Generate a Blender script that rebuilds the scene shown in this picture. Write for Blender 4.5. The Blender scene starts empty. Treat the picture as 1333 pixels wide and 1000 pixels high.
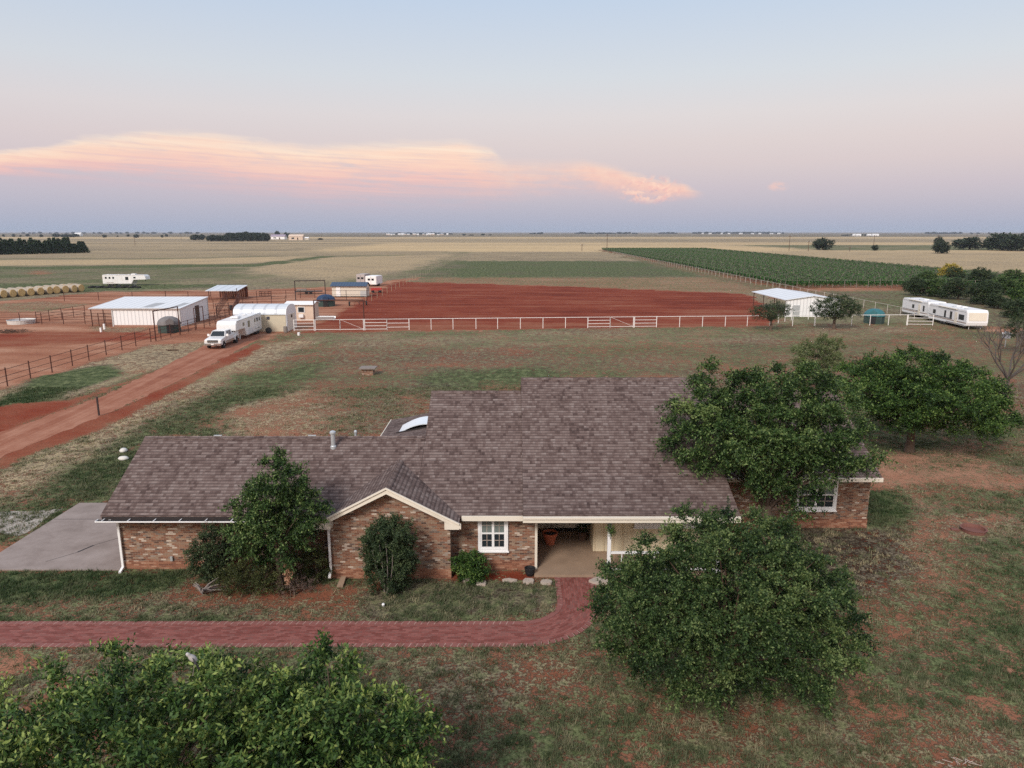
import bpy, bmesh, math, random
import numpy as np
from mathutils import Vector, noise as mnoise

S = bpy.context.scene
COL = S.collection
R = math.radians

# ------------------------------------------------------------------ camera
CAM_H, FPX = 13.6, 924.0            # height above the ground, focal length for a 1333 px wide frame
PITCH = math.atan(198 / FPX)
cam = bpy.data.cameras.new('camera')
cam.sensor_width = 36
cam.lens = FPX / 1333 * 36
cam.clip_start, cam.clip_end = 0.5, 60000
camo = bpy.data.objects.new('camera', cam)
COL.objects.link(camo)
camo.location = (0, 0, CAM_H)
camo.rotation_euler = (math.pi / 2 - PITCH, 0, 0)
S.camera = camo
_c, _s = math.cos(PITCH), math.sin(PITCH)


def ray(px, py):
    u, v = (px - 666.5) / FPX, -(py - 500) / FPX
    return (u, _c + v * _s, -_s + v * _c)


def G(px, py, z=0.0):               # ground point seen at a photo pixel
    d = ray(px, py)
    t = (z - CAM_H) / d[2]
    return (d[0] * t, d[1] * t, z)


def azel(px, py):
    d = ray(px, py)
    return (math.degrees(math.atan2(d[0], d[1])), math.degrees(math.atan2(d[2], math.hypot(d[0], d[1]))))


def lin(r, g, b):                   # sRGB 0-255 -> linear
    def f(c):
        c /= 255.0
        return c / 12.92 if c <= .04045 else ((c + .055) / 1.055) ** 2.4
    return (f(r), f(g), f(b), 1.0)


# ------------------------------------------------------------------ node helper
class T:
    def __init__(s, tree):
        s.t = tree

    def node(s, typ, **kw):
        n = s.t.nodes.new(typ)
        for k, v in kw.items():
            setattr(n, k, v)
        return n

    def put(s, sock, v):
        if isinstance(v, bpy.types.NodeSocket):
            s.t.links.new(v, sock)
        elif v is not None:
            if sock.type == 'RGBA' and len(v) == 3:
                v = (*v, 1)
            sock.default_value = v

    def m(s, op, a, b=None, c=None, clamp=False):
        n = s.node('ShaderNodeMath', operation=op, use_clamp=clamp)
        s.put(n.inputs[0], a)
        if b is not None: s.put(n.inputs[1], b)
        if c is not None: s.put(n.inputs[2], c)
        return n.outputs[0]

    def sm(s, x, lo, hi):           # smoothstep
        n = s.node('ShaderNodeMapRange', interpolation_type='SMOOTHSTEP')
        s.put(n.inputs['Value'], x)
        s.put(n.inputs['From Min'], lo)
        s.put(n.inputs['From Max'], hi)
        return n.outputs[0]

    def lut(s, x, pts):             # piecewise linear y(x)
        x0, x1 = pts[0][0], pts[-1][0]
        n = s.node('ShaderNodeMapRange')
        s.put(n.inputs['Value'], x)
        n.inputs['From Min'].default_value = x0
        n.inputs['From Max'].default_value = x1
        r = s.ramp(n.outputs[0], [((p[0] - x0) / (x1 - x0), (p[1], p[1], p[1], 1)) for p in pts])
        g = s.node('ShaderNodeSeparateColor')
        s.put(g.inputs[0], r)
        return g.outputs[0]

    def ramp(s, fac, stops, interp='LINEAR'):
        n = s.node('ShaderNodeValToRGB')
        cr = n.color_ramp
        cr.interpolation = interp
        while len(cr.elements) < len(stops):
            cr.elements.new(0.5)
        for e, (p, col) in zip(cr.elements, stops):
            e.position = p
        for e, (p, col) in zip(cr.elements, stops):
            e.color = col if len(col) == 4 else (*col, 1)
        s.put(n.inputs[0], fac)
        return n.outputs[0]

    def mix(s, f, a, b, mode='MIX'):
        n = s.node('ShaderNodeMix', data_type='RGBA', blend_type=mode)
        s.put(n.inputs[0], f)
        s.put(n.inputs[6], a)
        s.put(n.inputs[7], b)
        return n.outputs[2]

    def noise(s, vec, scale, detail=4, rough=.55, dist=0.0):
        n = s.node('ShaderNodeTexNoise')
        if vec is not None: s.put(n.inputs['Vector'], vec)
        n.inputs['Scale'].default_value = scale
        n.inputs['Detail'].default_value = detail
        n.inputs['Roughness'].default_value = rough
        n.inputs['Distortion'].default_value = dist
        return n.outputs[0]

    def xyz(s, v):
        n = s.node('ShaderNodeSeparateXYZ')
        s.put(n.inputs[0], v)
        return n.outputs

    def vec(s, x, y, z=0.0):
        n = s.node('ShaderNodeCombineXYZ')
        s.put(n.inputs[0], x); s.put(n.inputs[1], y); s.put(n.inputs[2], z)
        return n.outputs[0]

    def white(s, v):
        n = s.node('ShaderNodeTexWhiteNoise', noise_dimensions='3D')
        s.put(n.inputs['Vector'], v)
        return n.outputs[0]

    def coord(s, name='Object'):
        return s.node('ShaderNodeTexCoord').outputs[name]

    def attr(s, name, out='Color'):
        return s.node('ShaderNodeAttribute', attribute_name=name).outputs[out]


# ------------------------------------------------------------------ sky and light
SUN_EL, SUN_AZ = 37.0, 207.0        # low afterglow behind and a little to the right of the camera
world = bpy.data.worlds.new('World')
S.world = world
world.use_nodes = True
wt = T(world.node_tree)
for n in list(world.node_tree.nodes):
    world.node_tree.nodes.remove(n)
d_ = wt.coord('Generated')
dx, dy, dz = wt.xyz(d_)
az = wt.m('MULTIPLY', wt.m('ARCTAN2', dx, dy), 57.29578)
el = wt.m('MULTIPLY', wt.m('ARCSINE', dz), 57.29578)
sky = wt.ramp(wt.m('DIVIDE', wt.m('ADD', el, 2.0), 62.0, clamp=True), [
    (0.0, lin(150, 164, 186)), (2.0 / 62, lin(166, 181, 205)), (3.6 / 62, lin(178, 184, 206)),
    (5.3 / 62, lin(195, 189, 207)), (7.0 / 62, lin(210, 197, 207)), (8.6 / 62, lin(217, 204, 210)),
    (10.5 / 62, lin(220, 212, 217)), (13.2 / 62, lin(212, 216, 225)), (18.3 / 62, lin(194, 209, 231)),
    (30 / 62, (.56, .64, .80)), (1.0, (.50, .56, .70))])
# afterglow of the set sun in the half of the sky behind the camera
back = wt.m('MULTIPLY', wt.sm(dy, 0.0, -0.9), wt.sm(el, 55.0, 2.0))
sky = wt.mix(wt.m('MULTIPLY', back, 0.6), sky, (1.55, 1.22, 0.98, 1))
# clouds, laid out by azimuth and elevation
pv = wt.vec(wt.m('MULTIPLY', az, 0.10), wt.m('ADD', wt.m('MULTIPLY', el, 0.85), wt.m('MULTIPLY', az, 0.035)))
nA = wt.noise(pv, 1.3, 8, .66, .9)
nB = wt.noise(wt.vec(wt.m('MULTIPLY', az, 0.30), wt.m('ADD', wt.m('MULTIPLY', el, 1.9), wt.m('MULTIPLY', az, 0.12))), 1.0, 8, .66, .8)


def edge(pts):
    return [azel(*p) for p in pts]


el1 = wt.m('ADD', el, wt.m('MULTIPLY', wt.m('SUBTRACT', nB, .5), 1.0))
top1 = wt.lut(az, edge([(-60, 196), (0, 194), (60, 188), (110, 175), (200, 167), (280, 169), (340, 179), (400, 187), (450, 184),
                        (520, 180), (600, 179), (640, 190), (664, 214)]))
bot1 = wt.lut(az, edge([(-60, 240), (0, 240), (150, 252), (300, 270), (500, 285), (664, 276)]))
t1 = wt.m('DIVIDE', wt.m('SUBTRACT', top1, el1), wt.m('SUBTRACT', top1, bot1))
a1 = wt.m('MULTIPLY', wt.sm(t1, -0.02, 0.16), wt.sm(t1, 1.05, 0.35))
a1 = wt.m('MULTIPLY', a1, wt.sm(wt.m('ADD', az, wt.m('MULTIPLY', nB, 6.0)), 4.5, -0.5))
nS = wt.noise(wt.vec(wt.m('MULTIPLY', az, 0.05), wt.m('ADD', wt.m('MULTIPLY', el, 2.6), wt.m('MULTIPLY', az, 0.10))), 1.0, 7, .62, .6)
a1 = wt.m('MULTIPLY', a1, wt.m('ADD', wt.m('MULTIPLY', wt.sm(wt.m('ADD', wt.m('ADD', wt.m('MULTIPLY', nA, .7), wt.m('MULTIPLY', nS, .5)), wt.m('MULTIPLY', nB, .4)), .56, .86), .82), .16))
c1 = wt.ramp(wt.m('ADD', t1, wt.m('MULTIPLY', wt.m('SUBTRACT', .52, nS), .65)), [(0.0, lin(253, 231, 214)), (.25, lin(252, 214, 198)), (.52, lin(240, 192, 192)), (.8, lin(206, 182, 198)), (1.0, lin(196, 180, 200))])
sky = wt.mix(a1, sky, c1)
nL = wt.noise(wt.vec(wt.m('MULTIPLY', az, 0.9), wt.m('MULTIPLY', el, 1.5)), 1.0, 7, .6, .4)
el2 = wt.m('ADD', el, wt.m('MULTIPLY', wt.m('SUBTRACT', nB, .5), 0.8))
top2 = wt.lut(az, edge([(560, 200), (640, 204), (700, 206), (760, 207), (800, 216), (850, 232), (890, 240), (924, 253)]))
bot2 = wt.lut(az, edge([(560, 282), (640, 280), (700, 274), (760, 266), (800, 268), (850, 272), (890, 266), (924, 262)]))
t2 = wt.m('DIVIDE', wt.m('SUBTRACT', top2, el2), wt.m('MAXIMUM', wt.m('SUBTRACT', top2, bot2), .12))
a2 = wt.m('MULTIPLY', wt.sm(t2, -0.05, 0.22), wt.sm(t2, 1.0, 0.25))
a2 = wt.m('MULTIPLY', a2, wt.m('MULTIPLY', wt.sm(az, -7.0, -1.0), wt.sm(az, 14.9, 13.0)))
a2 = wt.m('MULTIPLY', a2, wt.m('ADD', wt.m('MULTIPLY', wt.sm(wt.m('ADD', wt.m('ADD', wt.m('MULTIPLY', nS, .6), wt.m('MULTIPLY', nB, .6)), wt.m('MULTIPLY', wt.sm(az, 3.0, 8.0), .24)), .44, .84), .78), .22))
c2 = wt.ramp(wt.m('ADD', t2, wt.m('MULTIPLY', wt.m('SUBTRACT', nL, .5), .8)), [(.0, lin(250, 212, 198)), (.4, lin(243, 196, 190)), (.9, lin(208, 184, 198))])
sky = wt.mix(wt.m('MULTIPLY', a2, .9), sky, c2)
# the small cumulus tower under the right end of the bank
ac, ec = azel(846, 247)
nC = wt.noise(wt.vec(az, wt.m('MULTIPLY', el, 1.3)), 1.5, 5, .55, .3)
qc = wt.m('ADD', wt.m('POWER', wt.m('DIVIDE', wt.m('SUBTRACT', az, ac), 2.7), 2.0), wt.m('POWER', wt.m('DIVIDE', wt.m('SUBTRACT', el, ec), 1.15), 2.0))
ca_ = wt.m('MULTIPLY', wt.sm(qc, 1.15, .1), wt.sm(nC, .43, .56))
cc = wt.ramp(wt.noise(wt.vec(wt.m('ADD', az, .25), wt.m('ADD', wt.m('MULTIPLY', el, 1.3), .35)), 1.5, 5, .55, .3), [(.40, lin(252, 214, 202)), (.55, lin(240, 190, 190)), (.66, lin(204, 180, 196))])
sky = wt.mix(wt.m('MULTIPLY', ca_, .85), sky, cc)
a4, e4 = azel(1013, 243)
q = wt.m('ADD', wt.m('POWER', wt.m('DIVIDE', wt.m('SUBTRACT', az, a4), .75), 2.0), wt.m('POWER', wt.m('DIVIDE', wt.m('SUBTRACT', el2, e4), .38), 2.0))
sky = wt.mix(wt.m('MULTIPLY', wt.m('MULTIPLY', wt.sm(q, 1.3, .0), wt.sm(nL, .36, .62)), .62), sky, lin(243, 198, 194))
bg = wt.node('ShaderNodeBackground')
wt.put(bg.inputs[0], sky)
bg.inputs[1].default_value = 1.0
ns = wt.node('ShaderNodeTexSky', sky_type='NISHITA')
ns.sun_disc = False
ns.sun_elevation = R(2.0)
ns.sun_rotation = R(SUN_AZ)
bg2 = wt.node('ShaderNodeBackground')
wt.put(bg2.inputs[0], ns.outputs[0])
bg2.inputs[1].default_value = 0.05
ad = wt.node('ShaderNodeAddShader')
wt.t.links.new(bg.outputs[0], ad.inputs[0]); wt.t.links.new(bg2.outputs[0], ad.inputs[1])
wo = wt.node('ShaderNodeOutputWorld')
wt.t.links.new(ad.outputs[0], wo.inputs[0])

sun = bpy.data.lights.new('sun', 'SUN')
sun.energy = 3.4
sun.angle = R(17)
sun.color = (1.0, .92, .84)
suno = bpy.data.objects.new('sun', sun)
COL.objects.link(suno)
sd = Vector((math.sin(R(SUN_AZ)) * math.cos(R(SUN_EL)), math.cos(R(SUN_AZ)) * math.cos(R(SUN_EL)), math.sin(R(SUN_EL))))
suno.rotation_euler = sd.to_track_quat('Z', 'Y').to_euler()
vs = S.view_settings
vs.view_transform = 'Standard'; vs.look = 'None'; vs.exposure = -0.12; vs.gamma = 1.0; vs.use_curve_mapping = False
S.cycles.max_bounces = 5; S.cycles.diffuse_bounces = 3; S.cycles.glossy_bounces = 2
S.cycles.transparent_max_bounces = 6; S.cycles.transmission_bounces = 3; S.cycles.volume_bounces = 0
S.cycles.use_denoising = False       # keep the fine grain of grass, leaves and shingles

# ------------------------------------------------------------------ materials
MATS = {}


def mat(name, fn):
    if name in MATS: return MATS[name]
    m = bpy.data.materials.new(name)
    m.use_nodes = True
    t = T(m.node_tree)
    bs = m.node_tree.nodes['Principled BSDF']
    r = fn(t)
    t.put(bs.inputs['Base Color'], r['c'])
    t.put(bs.inputs['Roughness'], r.get('r', .7))
    t.put(bs.inputs['Metallic'], r.get('m', 0.0))
    t.put(bs.inputs['Specular IOR Level'], r.get('s', .35))
    if 'h' in r:
        b = t.node('ShaderNodeBump')
        b.inputs['Strength'].default_value = r.get('hs', .5)
        b.inputs['Distance'].default_value = r.get('hd', .02)
        t.put(b.inputs['Height'], r['h'])
        t.put(bs.inputs['Normal'], b.outputs[0])
    MATS[name] = m
    return m


def plain(name, rgb, rough=.6, var=.12, scale=3.0, metal=0.0, grime=0.0, grime_c=(.30, .16, .10), spec=.35):
    def fn(t):
        co = t.coord()
        n = t.noise(co, scale, 6, .6)
        k = t.m('ADD', 1.0 - var, t.m('MULTIPLY', n, 2 * var))
        c = t.mix(1.0, (*rgb[:3], 1), t.vec(k, k, k), 'MULTIPLY')
        if grime:
            g = t.noise(co, scale * .4, 7, .65)
            c = t.mix(t.m('MULTIPLY', t.sm(g, .5, .75), grime), c, (*grime_c, 1))
        return dict(c=c, r=t.m('ADD', rough - .1, t.m('MULTIPLY', n, .2)), m=metal, h=n, hs=.15, s=spec)
    return mat(name, fn)


def brick_fn(palette, mortar, bw=.205, bh=.075, mort=.12, edge_white=False):
    def fn(t):
        uv = t.coord('UV')
        u, v, _ = t.xyz(uv)
        vr = t.m('DIVIDE', v, bh)
        row = t.m('FLOOR', vr)
        ur = t.m('ADD', t.m('DIVIDE', u, bw), t.m('MULTIPLY', t.m('MODULO', t.m('ABSOLUTE', row), 2.0), .5))
        colm = t.m('FLOOR', ur)
        fu, fv = t.m('FRACT', ur), t.m('FRACT', vr)
        w = t.white(t.vec(colm, row, 1.3))
        big = t.noise(t.vec(u, v), .9, 3)
        f = t.m('ADD', t.m('MULTIPLY', w, 1.0), t.m('MULTIPLY', t.m('SUBTRACT', big, .5), .2), clamp=True)
        c = t.ramp(f, palette)
        fine = t.noise(t.vec(u, v), 45, 3)
        c = t.mix(.35, c, t.vec(fine, fine, fine), 'OVERLAY')
        mo = t.m('MAXIMUM', t.m('LESS_THAN', fu, mort * bh / bw), t.m('LESS_THAN', fv, mort))
        c = t.mix(mo, c, (*mortar, 1))
        return dict(c=c, r=.85, h=t.m('SUBTRACT', 1.0, mo), hs=.5, hd=.012, s=.2)
    return fn


BRICK = mat('house_brick', brick_fn([(0.0, (.075, .045, .036)), (.14, (.16, .075, .050)), (.34, (.23, .105, .066)), (.5, (.27, .140, .088)),
                                     (.64, (.24, .155, .11)), (.76, (.31, .215, .15)), (.86, (.12, .085, .072)), (.955, (.50, .41, .34))],
                                    (.34, .27, .21)))
PATHB = mat('path_brick', brick_fn([(0, (.165, .048, .038)), (.4, (.225, .070, .058)), (.75, (.285, .105, .088)), (1.0, (.20, .082, .070))],
                                   (.17, .085, .075), .23, .09, .14))


def shingle(t):
    u, v, _ = t.xyz(t.coord('UV'))
    rh = .17
    vr = t.m('DIVIDE', v, rh)
    row = t.m('FLOOR', vr)
    fv = t.m('FRACT', vr)
    off = t.white(t.vec(row, 3.1, 0))
    ur = t.m('ADD', t.m('DIVIDE', u, .22), t.m('MULTIPLY', off, 7.0))
    cl = t.m('FLOOR', ur)
    w = t.white(t.vec(cl, row, 0))
    w2 = t.white(t.vec(t.m('FLOOR', t.m('MULTIPLY', ur, 2.0)), row, 5))
    rw = t.white(t.vec(row, 9.0, 4.0))
    big = t.noise(t.vec(t.m('MULTIPLY', u, 1.0), v), .55, 3)
    f = t.m('ADD', t.m('ADD', t.m('MULTIPLY', w, .42), t.m('MULTIPLY', w2, .36)), t.m('MULTIPLY', rw, .12))
    f = t.m('ADD', f, t.m('ADD', t.m('MULTIPLY', t.m('SUBTRACT', big, .5), .40), .02), clamp=True)
    c = t.ramp(f, [(.08, (.062, .041, .037)), (.28, (.110, .075, .067)), (.5, (.156, .113, .102)), (.7, (.198, .152, .138)), (.92, (.25, .203, .188))])
    fine = t.noise(t.vec(u, v), 40, 3)
    c = t.mix(.4, c, t.vec(fine, fine, fine), 'OVERLAY')
    gap = t.m('MAXIMUM', t.m('LESS_THAN', fv, t.m('ADD', .26, t.m('MULTIPLY', w2, .22))), t.m('MULTIPLY', t.m('LESS_THAN', t.m('FRACT', t.m('MULTIPLY', ur, 2.0)), .07), t.m('LESS_THAN', w2, .6)))  # butt shadow line of each course painted dark, plus slits between tabs
    c = t.mix(t.m('MULTIPLY', gap, .56), c, (.040, .028, .027, 1))
    return dict(c=c, r=.9, h=t.m('ADD', t.m('MULTIPLY', fv, -1.0), t.m('MULTIPLY', w2, .5)), hs=.6, hd=.02, s=.2)


SHING = mat('asphalt_shingle', shingle)


def ribbed(name, rgb, pitch=.3, metal=.15, rough=.45, grime=.25):
    def fn(t):
        u, v, _ = t.xyz(t.coord('UV'))
        w = t.m('ABSOLUTE', t.m('SUBTRACT', t.m('FRACT', t.m('DIVIDE', u, pitch)), .5))
        n = t.noise(t.vec(t.m('MULTIPLY', u, 1.0), t.m('MULTIPLY', v, .25)), 1.2, 6, .65)
        c = t.mix(t.m('MULTIPLY', t.sm(n, .5, .8), grime), (*rgb, 1), (rgb[0] * .6, rgb[1] * .55, rgb[2] * .5, 1))
        c = t.mix(t.m('MULTIPLY', t.m('LESS_THAN', w, .10), .5), c, (rgb[0] * .55, rgb[1] * .55, rgb[2] * .57, 1))
        return dict(c=c, r=rough, m=metal, h=t.sm(w, .18, .05), hs=.8, hd=.03)
    return mat(name, fn)


M = dict(
    cream=plain('cream_trim', (.74, .68, .58), .55, .06, 2, grime=.25, grime_c=(.4, .33, .25)),
    white=plain('white_paint', (.80, .80, .80), .5, .05, 2, grime=.12, grime_c=(.5, .42, .36)),
    whitepipe=plain('white_pipe', (.78, .76, .74), .5, .06, 2, grime=.25, grime_c=(.45, .25, .18)),
    rust=plain('rusty_pipe', (.085, .035, .026), .75, .35, 4, .2),
    darkpipe=plain('dark_pipe', (.045, .032, .032), .7, .3, 4, .2),
    siding=plain('cream_siding', (.66, .58, .42), .6, .06, 1.5, grime=.15),
    palewall=plain('pale_wall', (.52, .42, .36), .7, .08),
    gutter=plain('gutter_dark', (.03, .025, .025), .6, .3),
    glass=mat('dark_glass', lambda t: dict(c=(.022, .028, .034, 1), r=.08, s=.6)),
    blind=plain('window_blind', (.16, .19, .18), .25, .3, 6),
    slab=plain('porch_concrete', (.31, .22, .155), .8, .25, 1.3, grime=.5, grime_c=(.12, .08, .06)),
    steel=plain('galvanised_steel', (.55, .58, .60), .4, .1, 2, .5),
    chrome=plain('chrome', (.6, .6, .62), .2, .05, 2, .9),
    tyre=plain('tyre_rubber', (.02, .02, .021), .85, .3, 6),
    black=plain('black_plastic', (.018, .018, .02), .6, .3, 5),
    terracotta=plain('terracotta', (.46, .13, .07), .75, .15, 4, grime=.3),
    bark=plain('bark', (.10, .07, .052), .9, .4, 9),
    deadbark=plain('dead_bark', (.105, .088, .080), .9, .35, 9),
    greybark=plain('grey_bark', (.20, .17, .155), .9, .35, 9),
    stone=plain('pale_stone', (.42, .36, .31), .9, .2, 5, grime=.4),
    whitestone=plain('white_stone', (.62, .60, .56), .85, .15, 5),
    teal=plain('teal_plastic', (.03, .14, .16), .55, .2, 2, grime=.25, grime_c=(.12, .16, .15)),
    darkgreen=plain('dark_green_panel', (.035, .062, .055), .6, .25, 2, grime=.2, grime_c=(.10, .09, .08)),
    navy=plain('navy_cover', (.018, .045, .105), .6, .3, 2),
    tan=plain('tan_panel', (.55, .49, .37), .6, .08, 2, grime=.25, grime_c=(.35, .22, .15)),
    pinkcream=plain('pinkish_cream_wall', (.62, .49, .39), .6, .08, 2, grime=.3, grime_c=(.35, .2, .14)),
    red=plain('red_paint', (.42, .05, .04), .5, .15, 3),
    brownwood=plain('dark_wood', (.09, .055, .038), .8, .3, 5),
    greywood=plain('weathered_wood', (.22, .19, .17), .9, .25, 5),
    carwhite=mat('car_paint', lambda t: dict(c=t.mix(t.m('MULTIPLY', t.sm(t.noise(t.coord(), .8, 6, .6), .45, .8), .35), (.74, .75, .76, 1), (.50, .38, .32, 1)), r=.22, s=.5)),
    lamp=plain('lamp_glass', (.75, .75, .72), .15, .05),
    stripe=plain('dark_stripe', (.06, .06, .075), .5, .2),
    tanstripe=plain('tan_stripe', (.33, .24, .19), .5, .15),
    skylight=plain('skylight_acrylic', (.72, .78, .84), .25, .04, 2),
    hay=None,
)
WHITERIB = ribbed('white_ribbed_steel', (.78, .79, .80), .55, .0, .5, .15)
WHITEROOF = ribbed('white_steel_roof', (.74, .77, .80), .9, .1, .45, .2)
BLUEROOF = ribbed('blue_steel_roof', (.055, .09, .15), .6, .1, .5, .2)
GREYROOF = ribbed('pale_steel_roof', (.60, .65, .70), 1.6, .1, .45, .15)


def hayfn(t):
    co = t.coord()
    x, y, z = t.xyz(co)
    n = t.noise(co, 4, 7, .7)
    end = t.m('GREATER_THAN', t.m('ABSOLUTE', y), .60)
    top = t.ramp(n, [(.3, (.22, .18, .14)), (.5, (.38, .33, .27)), (.7, (.50, .45, .38))])
    e = t.ramp(n, [(.3, (.34, .21, .09)), (.5, (.58, .40, .18)), (.7, (.68, .52, .28))])
    return dict(c=t.mix(end, top, e), r=.95, h=n, hs=.8, hd=.05, s=.1)


M['hay'] = mat('hay', hayfn)


def leafmat(name, dark, light, tip, rough=.6, trans=.13):
    m = bpy.data.materials.new(name)
    m.use_nodes = True
    t = T(m.node_tree)
    bs = m.node_tree.nodes['Principled BSDF']
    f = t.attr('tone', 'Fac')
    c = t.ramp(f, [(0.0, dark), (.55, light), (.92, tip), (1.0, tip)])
    t.put(bs.inputs['Base Color'], c)
    bs.inputs['Roughness'].default_value = rough
    bs.inputs['Specular IOR Level'].default_value = .28
    tr = t.node('ShaderNodeBsdfTranslucent')
    t.put(tr.inputs[0], t.mix(1.0, c, (1.3, 1.35, .6, 1), 'MULTIPLY'))
    mx = t.node('ShaderNodeMixShader')
    mx.inputs[0].default_value = trans
    out = m.node_tree.nodes['Material Output']
    t.t.links.new(bs.outputs[0], mx.inputs[1]); t.t.links.new(tr.outputs[0], mx.inputs[2]); t.t.links.new(mx.outputs[0], out.inputs[0])
    MATS[name] = m
    return m


LF = dict(
    oak=leafmat('oak_leaf', (.006, .018, .005), (.038, .076, .020), (.150, .200, .070)),
    broad=leafmat('broad_leaf', (.007, .020, .005), (.040, .086, .020), (.165, .225, .075)),
    bright=leafmat('bright_leaf', (.007, .022, .004), (.040, .092, .016), (.150, .225, .055)),
    pecan=leafmat('pecan_leaf', (.008, .026, .006), (.054, .112, .024), (.235, .295, .080)),
    dark=leafmat('dark_leaf', (.012, .026, .011), (.036, .062, .024), (.095, .125, .055)),
    olive=leafmat('olive_leaf', (.018, .026, .008), (.052, .066, .020), (.12, .13, .045)),
    pale=leafmat('pale_leaf', (.06, .085, .03), (.12, .15, .06), (.20, .22, .10)),
    yellow=leafmat('yellow_leaf', (.16, .14, .02), (.36, .28, .04), (.50, .40, .08)),
    vine=leafmat('vine_leaf', (.007, .034, .006), (.030, .100, .018), (.090, .180, .040)),
    far=leafmat('far_leaf', (.014, .024, .015), (.028, .046, .026), (.06, .08, .045)),
    twig=leafmat('dry_twig', (.10, .06, .045), (.17, .12, .10), (.26, .20, .18), .9, .05),
    grass=leafmat('grass_blade', (.036, .066, .022), (.125, .130, .070), (.36, .30, .19), .8, .12),
    flower=leafmat('dry_flower', (.30, .15, .09), (.48, .28, .18), (.6, .4, .28), .8, .1),
    cone=leafmat('cedar_leaf', (.018, .038, .020), (.044, .078, .038), (.09, .13, .065)),
)


# ------------------------------------------------------------------ mesh builder
def tag(o, label=None, cat=None, group=None, kind=None):
    if label: o['label'] = label
    if cat: o['category'] = cat
    if group: o['group'] = group
    if kind: o['kind'] = kind
    return o


def thing(name, label, cat, loc=(0, 0, 0), rot=0.0, group=None):
    o = bpy.data.objects.new(name, None)
    o.empty_display_size = .3
    COL.objects.link(o)
    o.location = loc
    o.rotation_euler = (0, 0, rot)
    return tag(o, label, cat, group)


def root_loc(p):
    while p.parent is not None: p = p.parent
    return Vector(p.location)


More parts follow.
